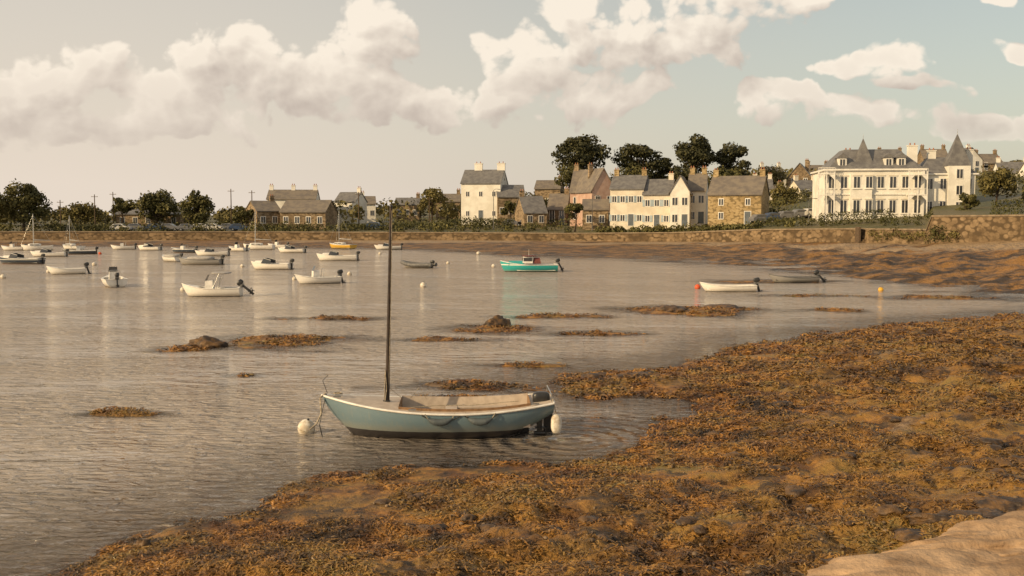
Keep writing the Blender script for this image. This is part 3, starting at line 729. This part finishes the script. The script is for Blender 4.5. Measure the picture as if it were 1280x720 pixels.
# ------------------------------------------------------------ sea wall
mb=MB()
us=np.array(sorted(set(list(np.arange(-800,1150,10))+[1158,1164]+list(np.arange(1170,2000,10))))); uu=(us-640)/F
DD=np.interp(uu,wu,wD); TT=np.interp(uu,wu,wtz)
for i in range(len(us)-1):
    a=(uu[i]*DD[i],DD[i]); c=(uu[i+1]*DD[i+1],DD[i+1])
    t0,t1=TT[i],TT[i+1]; b0,b1=-1.5,-1.5
    A=Vector((a[0],a[1],0));Cc=Vector((c[0],c[1],0)); d=(Cc-A).normalized(); n=Vector((-d.y,d.x,0))
    p=lambda q,off,z:(q.x+n.x*off,q.y+n.y*off,z)
    mb.add([p(A,-.25,b0),p(Cc,-.25,b1),p(Cc,0,t1-.2),p(A,0,t0-.2)],[(0,1,2,3)],'seawall')
    mb.add([p(A,-.12,t0-.2),p(Cc,-.12,t1-.2),p(Cc,-.12,t1),p(A,-.12,t0),p(Cc,.6,t1),p(A,.6,t0),p(Cc,.6,-1),p(A,.6,-1)],[(0,1,2,3),(3,2,4,5),(5,4,6,7)],'coping')
mb.obj('sea_wall')
mb=MB()
for px in(1072,):
    u=(px-640)/F; D=float(np.interp(u,wu,wD)); x=u*D; zb=float(np.interp(u,wu,wbz)); zt=float(np.interp(u,wu,wtz))
    for k in range(8): mb.box((x+k*.28,D-1.0,zb+(zt-zb)*(k+1)/16-.2),(.28,1.4,(zt-zb)*(k+1)/8+.4),'seawall')
    mb.box((x-.35,D-1.0,(zb+zt)/2),(.25,1.5,zt-zb+.3),'wood')
mb.obj('stone_steps')
# ------------------------------------------------------------ houses
def window(mb,x,y,z,w,h,ax='y',sg=-1,shut=None):
    def bx(dx,dz,w_,h_,off,mat):
        if ax=='y': mb.box((x+dx,y+sg*off,z+dz),(w_,.05,h_),mat)
        else: mb.box((x+sg*off,y+dx,z+dz),(.05,w_,h_),mat)
    bx(0,0,w+.16,h+.16,.02,'frame'); bx(-w/4-.01,0,w/2-.1,h-.08,.05,'glass'); bx(w/4+.01,0,w/2-.1,h-.08,.05,'glass')
    if shut:
        bx(-w*.5-.08-w*.26,0,w*.5,h+.06,.04,shut); bx(w*.5+.08+w*.26,0,w*.5,h+.06,.04,shut)
def gable(mb,w,d,h,rh,mat,roof,over=.3,cx=0,cy=0,z0=0):
    hw,hd=w/2,d/2
    vs=[(cx-hw,cy-hd,z0),(cx+hw,cy-hd,z0),(cx+hw,cy+hd,z0),(cx-hw,cy+hd,z0),(cx-hw,cy-hd,h),(cx+hw,cy-hd,h),(cx+hw,cy+hd,h),(cx-hw,cy+hd,h),(cx-hw,cy,h+rh),(cx+hw,cy,h+rh)]
    mb.add(vs,[(0,1,5,4),(2,3,7,6),(1,2,6,9,5),(3,0,4,8,7)],mat)
def groof(mb,w,d,h,rh,roof,over=.3,cx=0,cy=0,th=.18,ox=.15):
    hw=w/2+ox; hd=d/2; k=rh/hd; e=over
    for sg in(-1,1):
        y0=cy+sg*(hd+e); z0=h-k*e+.03; y1=cy; z1=h+rh+.03
        vs=[(cx-hw,y0,z0),(cx+hw,y0,z0),(cx+hw,y1,z1),(cx-hw,y1,z1),(cx-hw,y0,z0+th),(cx+hw,y0,z0+th),(cx+hw,y1,z1+th),(cx-hw,y1,z1+th)]
        mb.add(vs,[(0,1,2,3),(4,5,6,7),(0,1,5,4),(0,3,7,4),(1,2,6,5)],roof)
def chimney(mb,x,y,z0,z1,mat,w=.9,d=.6):
    mb.box((x,y,(z0+z1)/2),(w,d,z1-z0),mat); mb.box((x,y,z1+.06),(w+.16,d+.16,.14),mat)
    for k in(-.22,.22): mb.cyl((x+k*w/.9,y,z1+.12),(x+k*w/.9,y,z1+.5),.11,.09,'pot',8)
def house(name,px0,px1,D,ywall,yridge,depth=8,yaw=0,wall='white_wall',roof='slate',rows=2,cols=3,chim=(-1,1),shut=None,dorm=0,side=None,sw=(2,1),frontgable=False,base=None,cm=None,wscale=1.0,cw=.9,ch=1.1):
    W=(px1-px0)*D/F; x=XX((px0+px1)/2,D); g=gz(x,D)-.4 if base is None else base
    zt=Zat(ywall,D)-g; rz=Zat(yridge,D+depth*.4)-Zat(ywall,D)
    e=empty(name,(x,D,g),math.radians(yaw)); cy=depth/2
    mb=MB(); 
    if not frontgable: gable(mb,W,depth,zt,rz,wall,roof,cy=cy,z0=-1.5)
    else:
        hw=W/2
        vs=[(-hw,0,-1.5),(hw,0,-1.5),(hw,depth,-1.5),(-hw,depth,-1.5),(-hw,0,zt),(hw,0,zt),(hw,depth,zt),(-hw,depth,zt),(0,0,zt+rz),(0,depth,zt+rz)]
        mb.add(vs,[(0,1,5,8,4),(2,3,7,9,6),(1,2,6,5),(3,0,4,7)],wall)
    mb.obj('walls',e); mb=MB()
    if not frontgable: groof(mb,W,depth,zt,rz,roof,cy=cy)
    else:
        th=.18
        for sg in(-1,1):
            k=rz/(W/2); x0=sg*(W/2+.3); z0=zt-k*.3+.03
            vs=[(x0,-.2,z0),(x0,depth+.2,z0),(0,depth+.2,zt+rz+.03),(0,-.2,zt+rz+.03)]; vs+=[(a,b_,c_+th) for a,b_,c_ in vs]
            mb.add(vs,[(0,1,2,3),(4,5,6,7),(0,1,5,4),(0,3,7,4)],roof)
    mb.obj('roof',e)
    mb=MB()
    for c in chim:
        if frontgable: chimney(mb,c*W*.25,cy,zt,zt+rz+.9,cm or wall,cw)
        else: chimney(mb,c*(W/2-.5),cy,zt+rz*.4,zt+rz+ch,cm or wall,cw)
    if chim: mb.obj('chimneys',e)
    mb=MB(); vis=zt-1.0
    if cols:
        for r in range(rows):
            zc=.9+vis*(r+.45)/rows+.1
            for c in range(cols):
                xc=-W/2+W*(c+.5)/cols
                if r==0 and c==cols//2 and rows>1:
                    mb.box((xc,-.03,zc-.35),(1.0,.06,2.1),'door'); mb.box((xc,-.02,zc-.32),(1.2,.05,2.25),'frame'); continue
                window(mb,xc,0,zc,.95*wscale,1.35*wscale,shut=shut)
    if side is not None:
        for r in range(rows):
            zc=.9+vis*(r+.45)/rows+.1
            for c in range(sw[0]): window(mb,side*W/2,depth*(c+.5)/sw[0],zc,.9,1.3,'x',side,shut)
        window(mb,side*W/2,cy,zt+rz*.35,.6,.8,'x',side)
    if dorm:
        for c in range(dorm):
            xc=-W/2+W*(c+.5)/dorm; yc=depth*.13; zb=zt+.05
            mb.box((xc,yc+.6,zb+.55),(1.2,1.6,1.5),wall); window(mb,xc,yc-.2,zb+.6,.7,.95)
            vs=[(xc-.8,yc-.4,zb+1.28),(xc+.8,yc-.4,zb+1.28),(xc,yc-.4,zb+2.0),(xc-.8,yc+2.2,zb+1.28),(xc+.8,yc+2.2,zb+1.28),(xc,yc+2.2,zb+2.0)]
            mb.add(vs,[(0,1,2),(0,2,5,3),(1,4,5,2),(0,3,4,1)],roof)
    if mb.v: mb.obj('windows',e)
    return e
house('stone_cottage',146,226,232,268,260,8,0,'stone','slate',1,5,())
house('stone_house',322,352,214,264,252,9,30,'stone','slate2',1,2,(1,))
house('stone_house',350,408,212,265,251,9,-6,'stone','slate2',1,4,(),dorm=0)
house('stone_house',335,395,240,249,238,8,4,'white_wall','slate2',1,3,(-1,0,1),cm='white_wall')
house('white_cottage',418,446,250,252,241,7,-15,'white_wall','slate',1,2,(1,))
house('white_cottage',452,470,262,255,246,7,10,'white_wall','slate2',1,2,(-1,))
house('white_cottage',494,524,258,256,248,7,0,'stone','slate',1,3,(1,))
house('stone_cottage',545,575,262,252,243,7,0,'stone','slate2',1,2,(1,))
house('white_house',576,626,228,229,213,9,-10,'white_wall','slate',2,3,(-.35,.96),side=1,cm='white_wall',cw=1.8,ch=1.5,wscale=.8)
house('stone_cottage',622,656,226,246,232,8,5,'stone','slate',1,3,(),)
house('stone_house',655,684,205,266,246,9,12,'stone','slate',1,2,(-1,))
house('stone_house',684,708,212,262,243,9,-10,'stone','slate2',2,2,(1,))
house('stone_cottage',668,700,262,236,226,8,-10,'stone','slate2',1,3,(1,))
house('pink_house',712,742,206,240,213,9,-14,'pink_wall','slate2',2,2,(-1,),cm='stone')
house('pink_house',738,770,200,238,212,9,20,'pink_wall','slate2',2,2,(-.6,),frontgable=True,cm='stone')
house('stone_cottage',728,760,192,262,250,6,-6,'stone','slate2',1,2,())
house('terraced_house',762,804,188,236,220,8,-16,'cream_wall','slate',2,4,(-1,1),shut='shutter',cm='ochre',wscale=.85)
house('terraced_house',803,838,186,243,225,8,-16,'cream_wall','slate',2,3,(1,),shut='shutter',cm='cream_wall',wscale=.85)
house('terraced_house',837,861,181,240,221,9,-14,'white_wall','slate2',2,2,(),frontgable=True,cm='white_wall')
house('terraced_house',859,881,184,238,218,8,-14,'white_wall','slate2',2,2,(-1,1),cm='ochre')
house('ochre_stone_house',884,950,174,243,221,9,-22,'ochre','slate2',2,2,(-1,1),side=-1,cm='ochre',wscale=.8)
for (a,b_,D,yw,yr,yaw,wm,rm,fg) in [(962,985,250,248,233,10,'stone','slate2',False),(983,1012,262,222,205,-20,'stone','slate',True),(1000,1030,230,240,226,12,'cream_wall','slate',False),(940,964,240,236,224,-12,'cream_wall','slate',False),(1012,1040,285,222,207,5,'stone','slate2',False),(955,982,290,220,209,10,'white_wall','slate',False),
 (1152,1182,285,198,187,-8,'stone','slate2',False),(1196,1226,270,200,186,10,'white_wall','slate',True),(1222,1250,290,204,193,0,'stone','slate2',False),(1248,1285,250,216,203,-12,'white_wall','slate',False),(1254,1300,180,248,238,0,'white_wall','slate',False),(1290,1340,240,215,200,0,'white_wall','slate2',False),
 (1100,1130,300,200,190,0,'stone','slate2',False)]:
    house('hillside_house',a,b_,D,yw,yr,8,yaw,wm,rm,2,2,(-1,1) if not fg else (1,),frontgable=fg)
def mansion():
    D=158; g=gz(XX(1100,D),D)-.3; x0=XX(1032,D); x1=XX(1150,D); W=x1-x0
    e=empty('mansion',((x0+x1)/2,D,g),math.radians(-7)); H=Zat(213,D)-g; dep=12
    mb=MB(); mb.box((0,dep/2,H/2-1),(W,dep,H+2),'white_wall')
    sc=D/F
    wx0=W/2; WW=64*sc; mb.box((wx0+WW/2+.003,dep/2+.2,H/2-1-.3),(WW,dep-2.2,H+2-.6),'white_wall')
    mb.box((wx0+5.4,2.4,H/2),(3.2,3.4,H+1.4),'white_wall')
    mb.box((W*.02-W*.16,-.25,H/2-.3),(W*.22,.5,H-.6),'white_wall')
    mb.obj('walls',e)
    mb=MB()
    mb.box((0,dep/2,H+.12),(W+.7,dep+.7,.26),'frame'); mb.box((0,-.05,H*.52),(W+.1,.22,.2),'frame')
    mb.box((wx0+WW/2+.2,dep/2+.2,H-.55),(WW+.4,dep-1.7,.22),'frame')
    for k in(-1,1):
        mb.box((k*(W/2-.18),-.04,H/2),(.5,.12,H),'frame')
    mb.obj('cornices',e)
    def hip(mb,cx,cy,w,d,z,h,rw,rd,mat='slate'):
        vs=[(cx-w/2,cy-d/2,z),(cx+w/2,cy-d/2,z),(cx+w/2,cy+d/2,z),(cx-w/2,cy+d/2,z),(cx-rw/2,cy-rd/2,z+h),(cx+rw/2,cy-rd/2,z+h),(cx+rw/2,cy+rd/2,z+h),(cx-rw/2,cy+rd/2,z+h)]
        mb.add(vs,[(0,1,5,4),(1,2,6,5),(2,3,7,6),(3,0,4,7),(4,5,6,7)],mat)
    mb=MB(); z=H+.25; hip(mb,.2,dep/2,W-.3,dep-.2,z,3.2,W-6.5,dep-7.5)
    hip(mb,wx0+WW/2+.1,dep/2+.2,WW+.3,dep-2,H-.44,2.7,WW-4,.4)
    hip(mb,wx0+5.4,2.4,3.4,3.5,H+.7,4.9,.06,.06); mb.cyl((wx0+5.4,2.4,H+5.5),(wx0+5.4,2.4,H+6.4),.06,.02,'metal',6)
    hip(mb,-W/2+6.0,2.6,3.0,3.0,z+.4,4.4,.06,.06); mb.cyl((-W/2+6.0,2.6,z+4.6),(-W/2+6.0,2.6,z+5.5),.05,.02,'metal',6)
    mb.obj('roof',e)
    mb=MB()
    chimney(mb,-W/2+4.1,4.5,z,z+3.0,'white_wall',1.3,.9); chimney(mb,W/2-.7,4.5,z,z+3.7,'white_wall',1.4,.9)
    chimney(mb,W/2+2.6,6,H,z+3.0,'white_wall',1.2,.8); chimney(mb,W/2+7.4,3.2,H-1,z+2.9,'white_wall',1.0,.8)
    mb.obj('chimneys',e)
    mb=MB(); n=8
    for r,zc in enumerate((H*.27,H*.76)):
        for c in range(n):
            xc=-W/2+W*(c+.5)/n
            y=-.5 if abs(xc-(W*.02-W*.16))<W*.11 else 0
            window(mb,xc,y,zc,.95,2.0 if r==0 else 1.75)
            mb.box((xc,y-.06,zc-(1.1 if r==0 else 1.0)),(1.35,.18,.12),'frame')
            mb.box((xc,y-.05,zc+(1.16 if r==0 else 1.04)),(1.3,.14,.14),'cream_wall')
    for c in range(3):
        for zc in(H*.27,H*.73): window(mb,wx0+1.2+c*2.0 if c<2 else wx0+WW-1.0,1.29,zc,.9,1.6)
    for zc in(H*.27,H*.6,H*.93): window(mb,wx0+5.4,.69,zc,.9,1.4)
    for xc in(-W/2+2.6,-W/2+9.5,W/2-3.2):
        mb.box((xc,1.8,z+1.0),(1.3,2.0,1.5),'white_wall'); window(mb,xc,.79,z+1.05,.8,1.0)
        vs=[(xc-.85,.6,z+1.72),(xc+.85,.6,z+1.72),(xc,.6,z+2.5),(xc-.85,3.4,z+1.72),(xc+.85,3.4,z+1.72),(xc,3.4,z+2.5)]
        mb.add(vs,[(0,1,2),(0,2,5,3),(1,4,5,2),(0,3,4,1)],'slate')
    mb.obj('windows',e)
    mb=MB()
    def balc(xa,xb,y0,y1,zs):
        for zc in zs:
            mb.box(((xa+xb)/2,(y0+y1)/2,zc),(xb-xa,y1-y0,.14),'frame')
            mb.box(((xa+xb)/2,y0+.04,zc+.95),(xb-xa,.07,.07),'frame')
            k=int((xb-xa)/.22)
            for i in range(k+1): mb.box((xa+(xb-xa)*i/k,y0+.04,zc+.5),(.045,.045,.9),'frame')
        for xx in(xa+.06,xb-.06,(xa+xb)/2): mb.box((xx,y0+.08,H/2-.2),(.15,.15,H),'frame')
        for zc in zs:
            mb.add([(xa,y0+.02,zc-.1),(xa+.9,y0+.02,zc-.1),(xa,y0+.02,zc-1.0)],[(0,1,2)],'frame'); mb.add([(xb,y0+.02,zc-.1),(xb-.9,y0+.02,zc-.1),(xb,y0+.02,zc-1.0)],[(0,1,2)],'frame')
    balc(-W/2-1.3,-W/2+1.2,-1.1,-.1,(H*.50,H*.93)); balc(W/2-2.6,W/2+.2,-1.5,-.1,(H*.50,H*.90))
    mb.obj('balconies',e)
mansion()
# ------------------------------------------------------------ vegetation
def leaves(cent,rad,per,size,flat=.0):
    cent=np.repeat(np.array(cent,float),per,0); rad=np.repeat(np.array(rad,float),per,0); n=len(cent)
    d=np.random.normal(size=(n,3)); d/=np.linalg.norm(d,axis=1)[:,None]
    r=np.random.uniform(.35,1.08,n)**.6
    lump=.75+.5*vn(d[:,0]*2.2+cent[:,0],d[:,1]*2.2+d[:,2]*2+cent[:,2],9)
    p=cent+d*rad*(r*lump)[:,None]
    nn=d*.8+np.random.normal(size=(n,3))*.55; nn/=np.linalg.norm(nn,axis=1)[:,None]
    a=np.cross(nn,np.random.normal(size=(n,3))); a/=np.linalg.norm(a,axis=1)[:,None]; b=np.cross(nn,a)
    s=np.random.uniform(.5,1.2,n)[:,None]*size; s2=s*np.random.uniform(.5,.9,n)[:,None]
    V=np.stack([p-a*s,p-b*s2,p+a*s,p+b*s2],1)
    return V.reshape(-1,3),(np.arange(n)*4)[:,None]+np.arange(4)[None]
def tree(name,px,D,ytop,ylow,wpx_,mat='leaf',seed=0,nc=16,per=120,leaf=.32,flat=.6):
    rnd=random.Random(seed); x=XX(px,D); g=gz(x,D); zt=Zat(ytop,D); zl=Zat(ylow,D); W=wpx_*D/F/2; Hc=(zt-zl)
    e=empty(name,(x,D,g)); cents=[];rads=[]
    for i in range(nc):
        a=i*2.399+rnd.random(); rr=math.sqrt((i+.5)/nc)*rnd.uniform(.75,1.0)
        lim=math.sqrt(max(0,1-(rr*.95)**2))
        zz=(zl-g)+Hc*(.25+.55*lim*rnd.uniform(.55,1.1)) if i%3 else (zl-g)+Hc*rnd.uniform(.10,.5)
        s=W*rnd.uniform(.26,.42)
        cents.append((math.cos(a)*rr*W*.78,math.sin(a)*rr*W*.7,min(zz,zt-g-s*flat*.8))); rads.append((s,s,s*flat))
    mb=MB(); r0=max(.18,W*.07)
    p=[(0,0,-.3),(rnd.uniform(-.3,.3),0,(zl-g)*.6),(rnd.uniform(-.5,.5),0,(zl-g)+Hc*.35)]
    mb.cyl(p[0],p[1],r0,r0*.75,'bark',8); mb.cyl(p[1],p[2],r0*.75,r0*.4,'bark',8)
    for c in cents[::1]: 
        q=Vector(p[1]).lerp(Vector(p[2]),rnd.uniform(.1,1)); mid=(q+Vector(c))/2+Vector((0,0,-.15*W)); mb.cyl(q,mid,r0*.32,r0*.2,'bark',5,False); mb.cyl(mid,c,r0*.2,r0*.06,'bark',5,False)
    mb.obj('trunk',e)
    V,Fq=leaves(cents,rads,per,leaf); npmesh('crown',V,Fq,[M[mat]],False,e)
tree('cypress_tree',726,250,165,222,78,'leaf_pine',1,30,190,.38,.55)
tree('cypress_tree',797,252,172,226,68,'leaf_pine',2,28,170,.38,.55)
tree('cypress_tree',824,258,190,230,38,'leaf_pine',12,14,130,.38,.6)
tree('cypress_tree',867,252,164,224,58,'leaf_pine',3,28,170,.38,.6)
tree('cypress_tree',914,256,174,226,50,'leaf_pine',4,24,160,.38,.65)
tree('tree',712,236,205,232,44,'leaf',31,14,130,.34,.7)
tree('tree',790,240,208,236,50,'leaf',32,14,130,.34,.7)
tree('tree',850,240,205,236,50,'leaf_pine',33,14,130,.34,.7)
tree('tree',905,240,208,238,50,'leaf',34,14,130,.34,.7)
tree('tree',30,205,226,276,66,'leaf',5,24,170,.34,.75)
tree('tree',-15,200,232,276,50,'leaf',6,16,150,.34,.75)
tree('tree',196,226,233,278,60,'leaf',7,24,160,.34,.7)
tree('tree',248,215,237,280,48,'leaf',8,20,160,.32,.85)
tree('tree',305,215,257,278,32,'leaf',9,10,120,.3,.8)
tree('tree',640,215,248,272,30,'leaf',10,10,120,.3,.8)
tree('tree',718,188,250,272,30,'leaf',11,12,120,.25,.8)
tree('tree',1243,150,205,246,50,'leaf_olive',13,20,160,.24,.8)
tree('tree',1207,140,238,268,30,'leaf',14,12,130,.2,.8)
tree('tree',978,215,228,262,44,'leaf_olive',15,16,150,.28,.8)
tree('tree',960,265,208,232,50,'leaf_olive',16,14,130,.3,.8)
tree('tree',540,235,232,262,40,'leaf_olive',17,14,140,.3,.8)
tree('tree',105,230,252,278,44,'leaf_olive',18,14,130,.3,.8)
tree('tree',1290,155,215,255,40,'leaf',19,14,140,.24,.8)
tree('tree',155,226,246,272,34,'leaf',21,12,130,.3,.8)
cs_=[];rd=[]
for i in range(260):
    px=random.uniform(-260,720); D=random.uniform(238,330)
    yt=np.interp(px,[-260,0,100,300,450,600,720],[252,256,261,262,252,248,238])+random.uniform(-5,6)
    x=XX(px,D); g=gz(x,D); zt=Zat(yt,D); s=max(1.4,(zt-g)*.42)
    cs_.append((x,D,g+(zt-g)*.55)); rd.append((s*1.3,s*1.2,s))
for i in range(150):
    px=random.uniform(720,1420); D=random.uniform(270,360)
    yt=np.interp(px,[720,900,1000,1300],[216,210,212,205])+random.uniform(-6,8)
    x=XX(px,D); g=gz(x,D); zt=Zat(yt,D); s=max(1.2,min(4,(zt-g)*.42)); cs_.append((x,D,g+max(zt-g,2)*.5)); rd.append((s*1.3,s*1.2,s))
V,Fq=leaves(cs_,rd,110,.55); npmesh('tree_belt',V,Fq,[M['leaf_olive']],False)
cs_=[];rd=[]
for i in range(300):
    px=random.uniform(-60,1020); u=(px-640)/F; wl=float(np.interp(u,wu,wD)); D=wl+random.uniform(5,38)
    if 750<px<950: D=wl+random.uniform(3.5,9)
    x=u*D; g=gz(x,D); s=random.uniform(.6,1.6)*(.6 if 750<px<950 else 1); cs_.append((x,D,g+s*.5)); rd.append((s*1.3,s,s*.9))
for i in range(90):
    px=random.uniform(940,1320); D=random.uniform(175,230); x=XX(px,D); g=gz(x,D); s=random.uniform(1.2,2.6); cs_.append((x,D,g+s*.5)); rd.append((s*1.3,s,s*.9))
V,Fq=leaves(cs_,rd,70,.24); npmesh('shrubs',V,Fq,[M['leaf']],False)
def hedge(px0,px1,D0,D1,h,wd=1.2,mat='hedge',zoff=0):
    n=max(2,int(abs(XX(px1,D1)-XX(px0,D0))/.8)); c=[];r=[]
    for i in range(n+1):
        t_=i/n; D=D0+(D1-D0)*t_; x=XX(px0,D0)+(XX(px1,D1)-XX(px0,D0))*t_; g=gz(x,D)+zoff
        for zz in np.arange(.4,h,.6): c.append((x,D,g+zz)); r.append((.7,wd/2,.45))
    V,Fq=leaves(c,r,70,.13); npmesh('hedge',V,Fq,[M[mat]],False)
hedge(1028,1110,150,145,1.6); hedge(1104,1160,140,134,1.2); hedge(1168,1270,122,116,1.6,zoff=.2); hedge(950,1026,163,152,1.2)
hedge(330,400,205,205,1.4); hedge(430,560,206,204,1.3); hedge(560,640,206,203,1.8); hedge(60,140,207,206,1.2)
c=[];r=[]
for px in np.arange(1090,1200,4):
    u=(px-640)/F; D=float(np.interp(u,wu,wD))-.1; zt=float(np.interp(u,wu,wtz)); c.append((u*D,D,zt-.4-.8*random.random()-(1.5 if px>1160 else 0))); r.append((.8,.35,random.uniform(.4,.8)))
V,Fq=leaves(c,r,70,.13); npmesh('ivy',V,Fq,[M['leaf_olive']],False)
# ------------------------------------------------------------ cars
M['car_w']=pmat('car_white',(.6,.58,.54),None,3,.3,spec=.6);M['car_g']=pmat('car_grey',(.16,.16,.17),None,3,.3,spec=.6)
M['car_b']=pmat('car_blue',(.04,.07,.14),None,3,.3,spec=.6)
def car(px,D,col,rz=0,name='parked_car'):
    x=XX(px,D); e=empty(name,(x,D,gz(x,D)+.05),rz); mb=MB()
    prof=[(-2.05,.35),(-2.08,.75),(-1.95,.95),(-1.75,1.02),(1.05,.98),(1.85,.82),(2.08,.62),(2.08,.32)]
    cab=[(-1.75,1.0),(-1.35,1.42),(-.2,1.50),(.35,1.40),(1.1,.97)]
    def ext(pr,w0,w1,mat):
        n=len(pr); vs=[(a,-w0 if i in(0,n-1) else -w1,b_) for i,(a,b_) in enumerate(pr)]+[(a,w0 if i in(0,n-1) else w1,b_) for i,(a,b_) in enumerate(pr)]
        mb.add(vs,[tuple(range(n)),tuple(range(2*n-1,n-1,-1))]+[(i,(i+1)%n,n+(i+1)%n,n+i) for i in range(n)],mat)
    ext(prof,.86,.86,col); ext(cab,.80,.66,col)
    for sg in(-1,1):
        mb.add([(-1.45,sg*.80,1.06),(-1.2,sg*.72,1.36),(.15,sg*.72,1.38),(.8,sg*.80,1.06)],[(0,1,2,3)],'glass')
        for wx in(-1.3,1.3): mb.cyl((wx,sg*.70,.32),(wx,sg*.90,.32),.32,.32,'tyre',14); mb.cyl((wx,sg*.90,.32),(wx,sg*.92,.32),.18,.18,'metal',10)
    mb.add([(.42,-.62,1.40),(.42,.62,1.40),(1.08,.72,1.02),(1.08,-.72,1.02)],[(0,1,2,3)],'glass')
    mb.obj('body',e)
cc=['car_w','car_g','car_b','car_g','car_g','car_w']
for i,px in enumerate([152,172,196,213,236,252,268,287,300]): car(px,207+i%2*1.5,cc[i%6],.1*(i%3))
for i,px in enumerate([952,968,985,1002,1015]): car(px,170+i*.5,cc[(i+1)%6],.3)
for i,px in enumerate([470,640,660]): car(px,208,cc[(i+2)%6],.0)
# ------------------------------------------------------------ poles
def pole(px,D,ytop,name='utility_pole'):
    x=XX(px,D); g=gz(x,D); h=Zat(ytop,D)-g; mb=MB(); mb.cyl((0,0,-.3),(0,0,h),.14,.09,'wood',8)
    mb.box((0,0,h-.5),(1.4,.1,.1),'wood')
    for k in(-.6,0,.6): mb.cyl((k,0,h-.45),(k,0,h-.28),.05,.04,'white',6)
    o=mb.obj(name); o.location=(x,D,g)
for q in((120,222,243),(143,224,240),(290,222,236),(316,225,238),(449,222,240),(537,215,246),(77,222,250)): pole(*q)
def lamp(px,D,ytop):
    x=XX(px,D); g=gz(x,D); h=Zat(ytop,D)-g; mb=MB(); mb.cyl((0,0,-.3),(0,0,h),.08,.05,'grey',8); mb.tube([(0,0,h),(.4,0,h+.25),(.9,0,h+.25)],.04,'grey'); mb.rbox((1.05,0,h+.22),(.5,.22,.12),'grey')
    o=mb.obj('street_lamp'); o.location=(x,D,g)
lamp(617,200,238); lamp(740,188,246); lamp(1010,160,250)
print('verts',sum(len(o.data.vertices) for o in scene.objects if o.type=='MESH'))
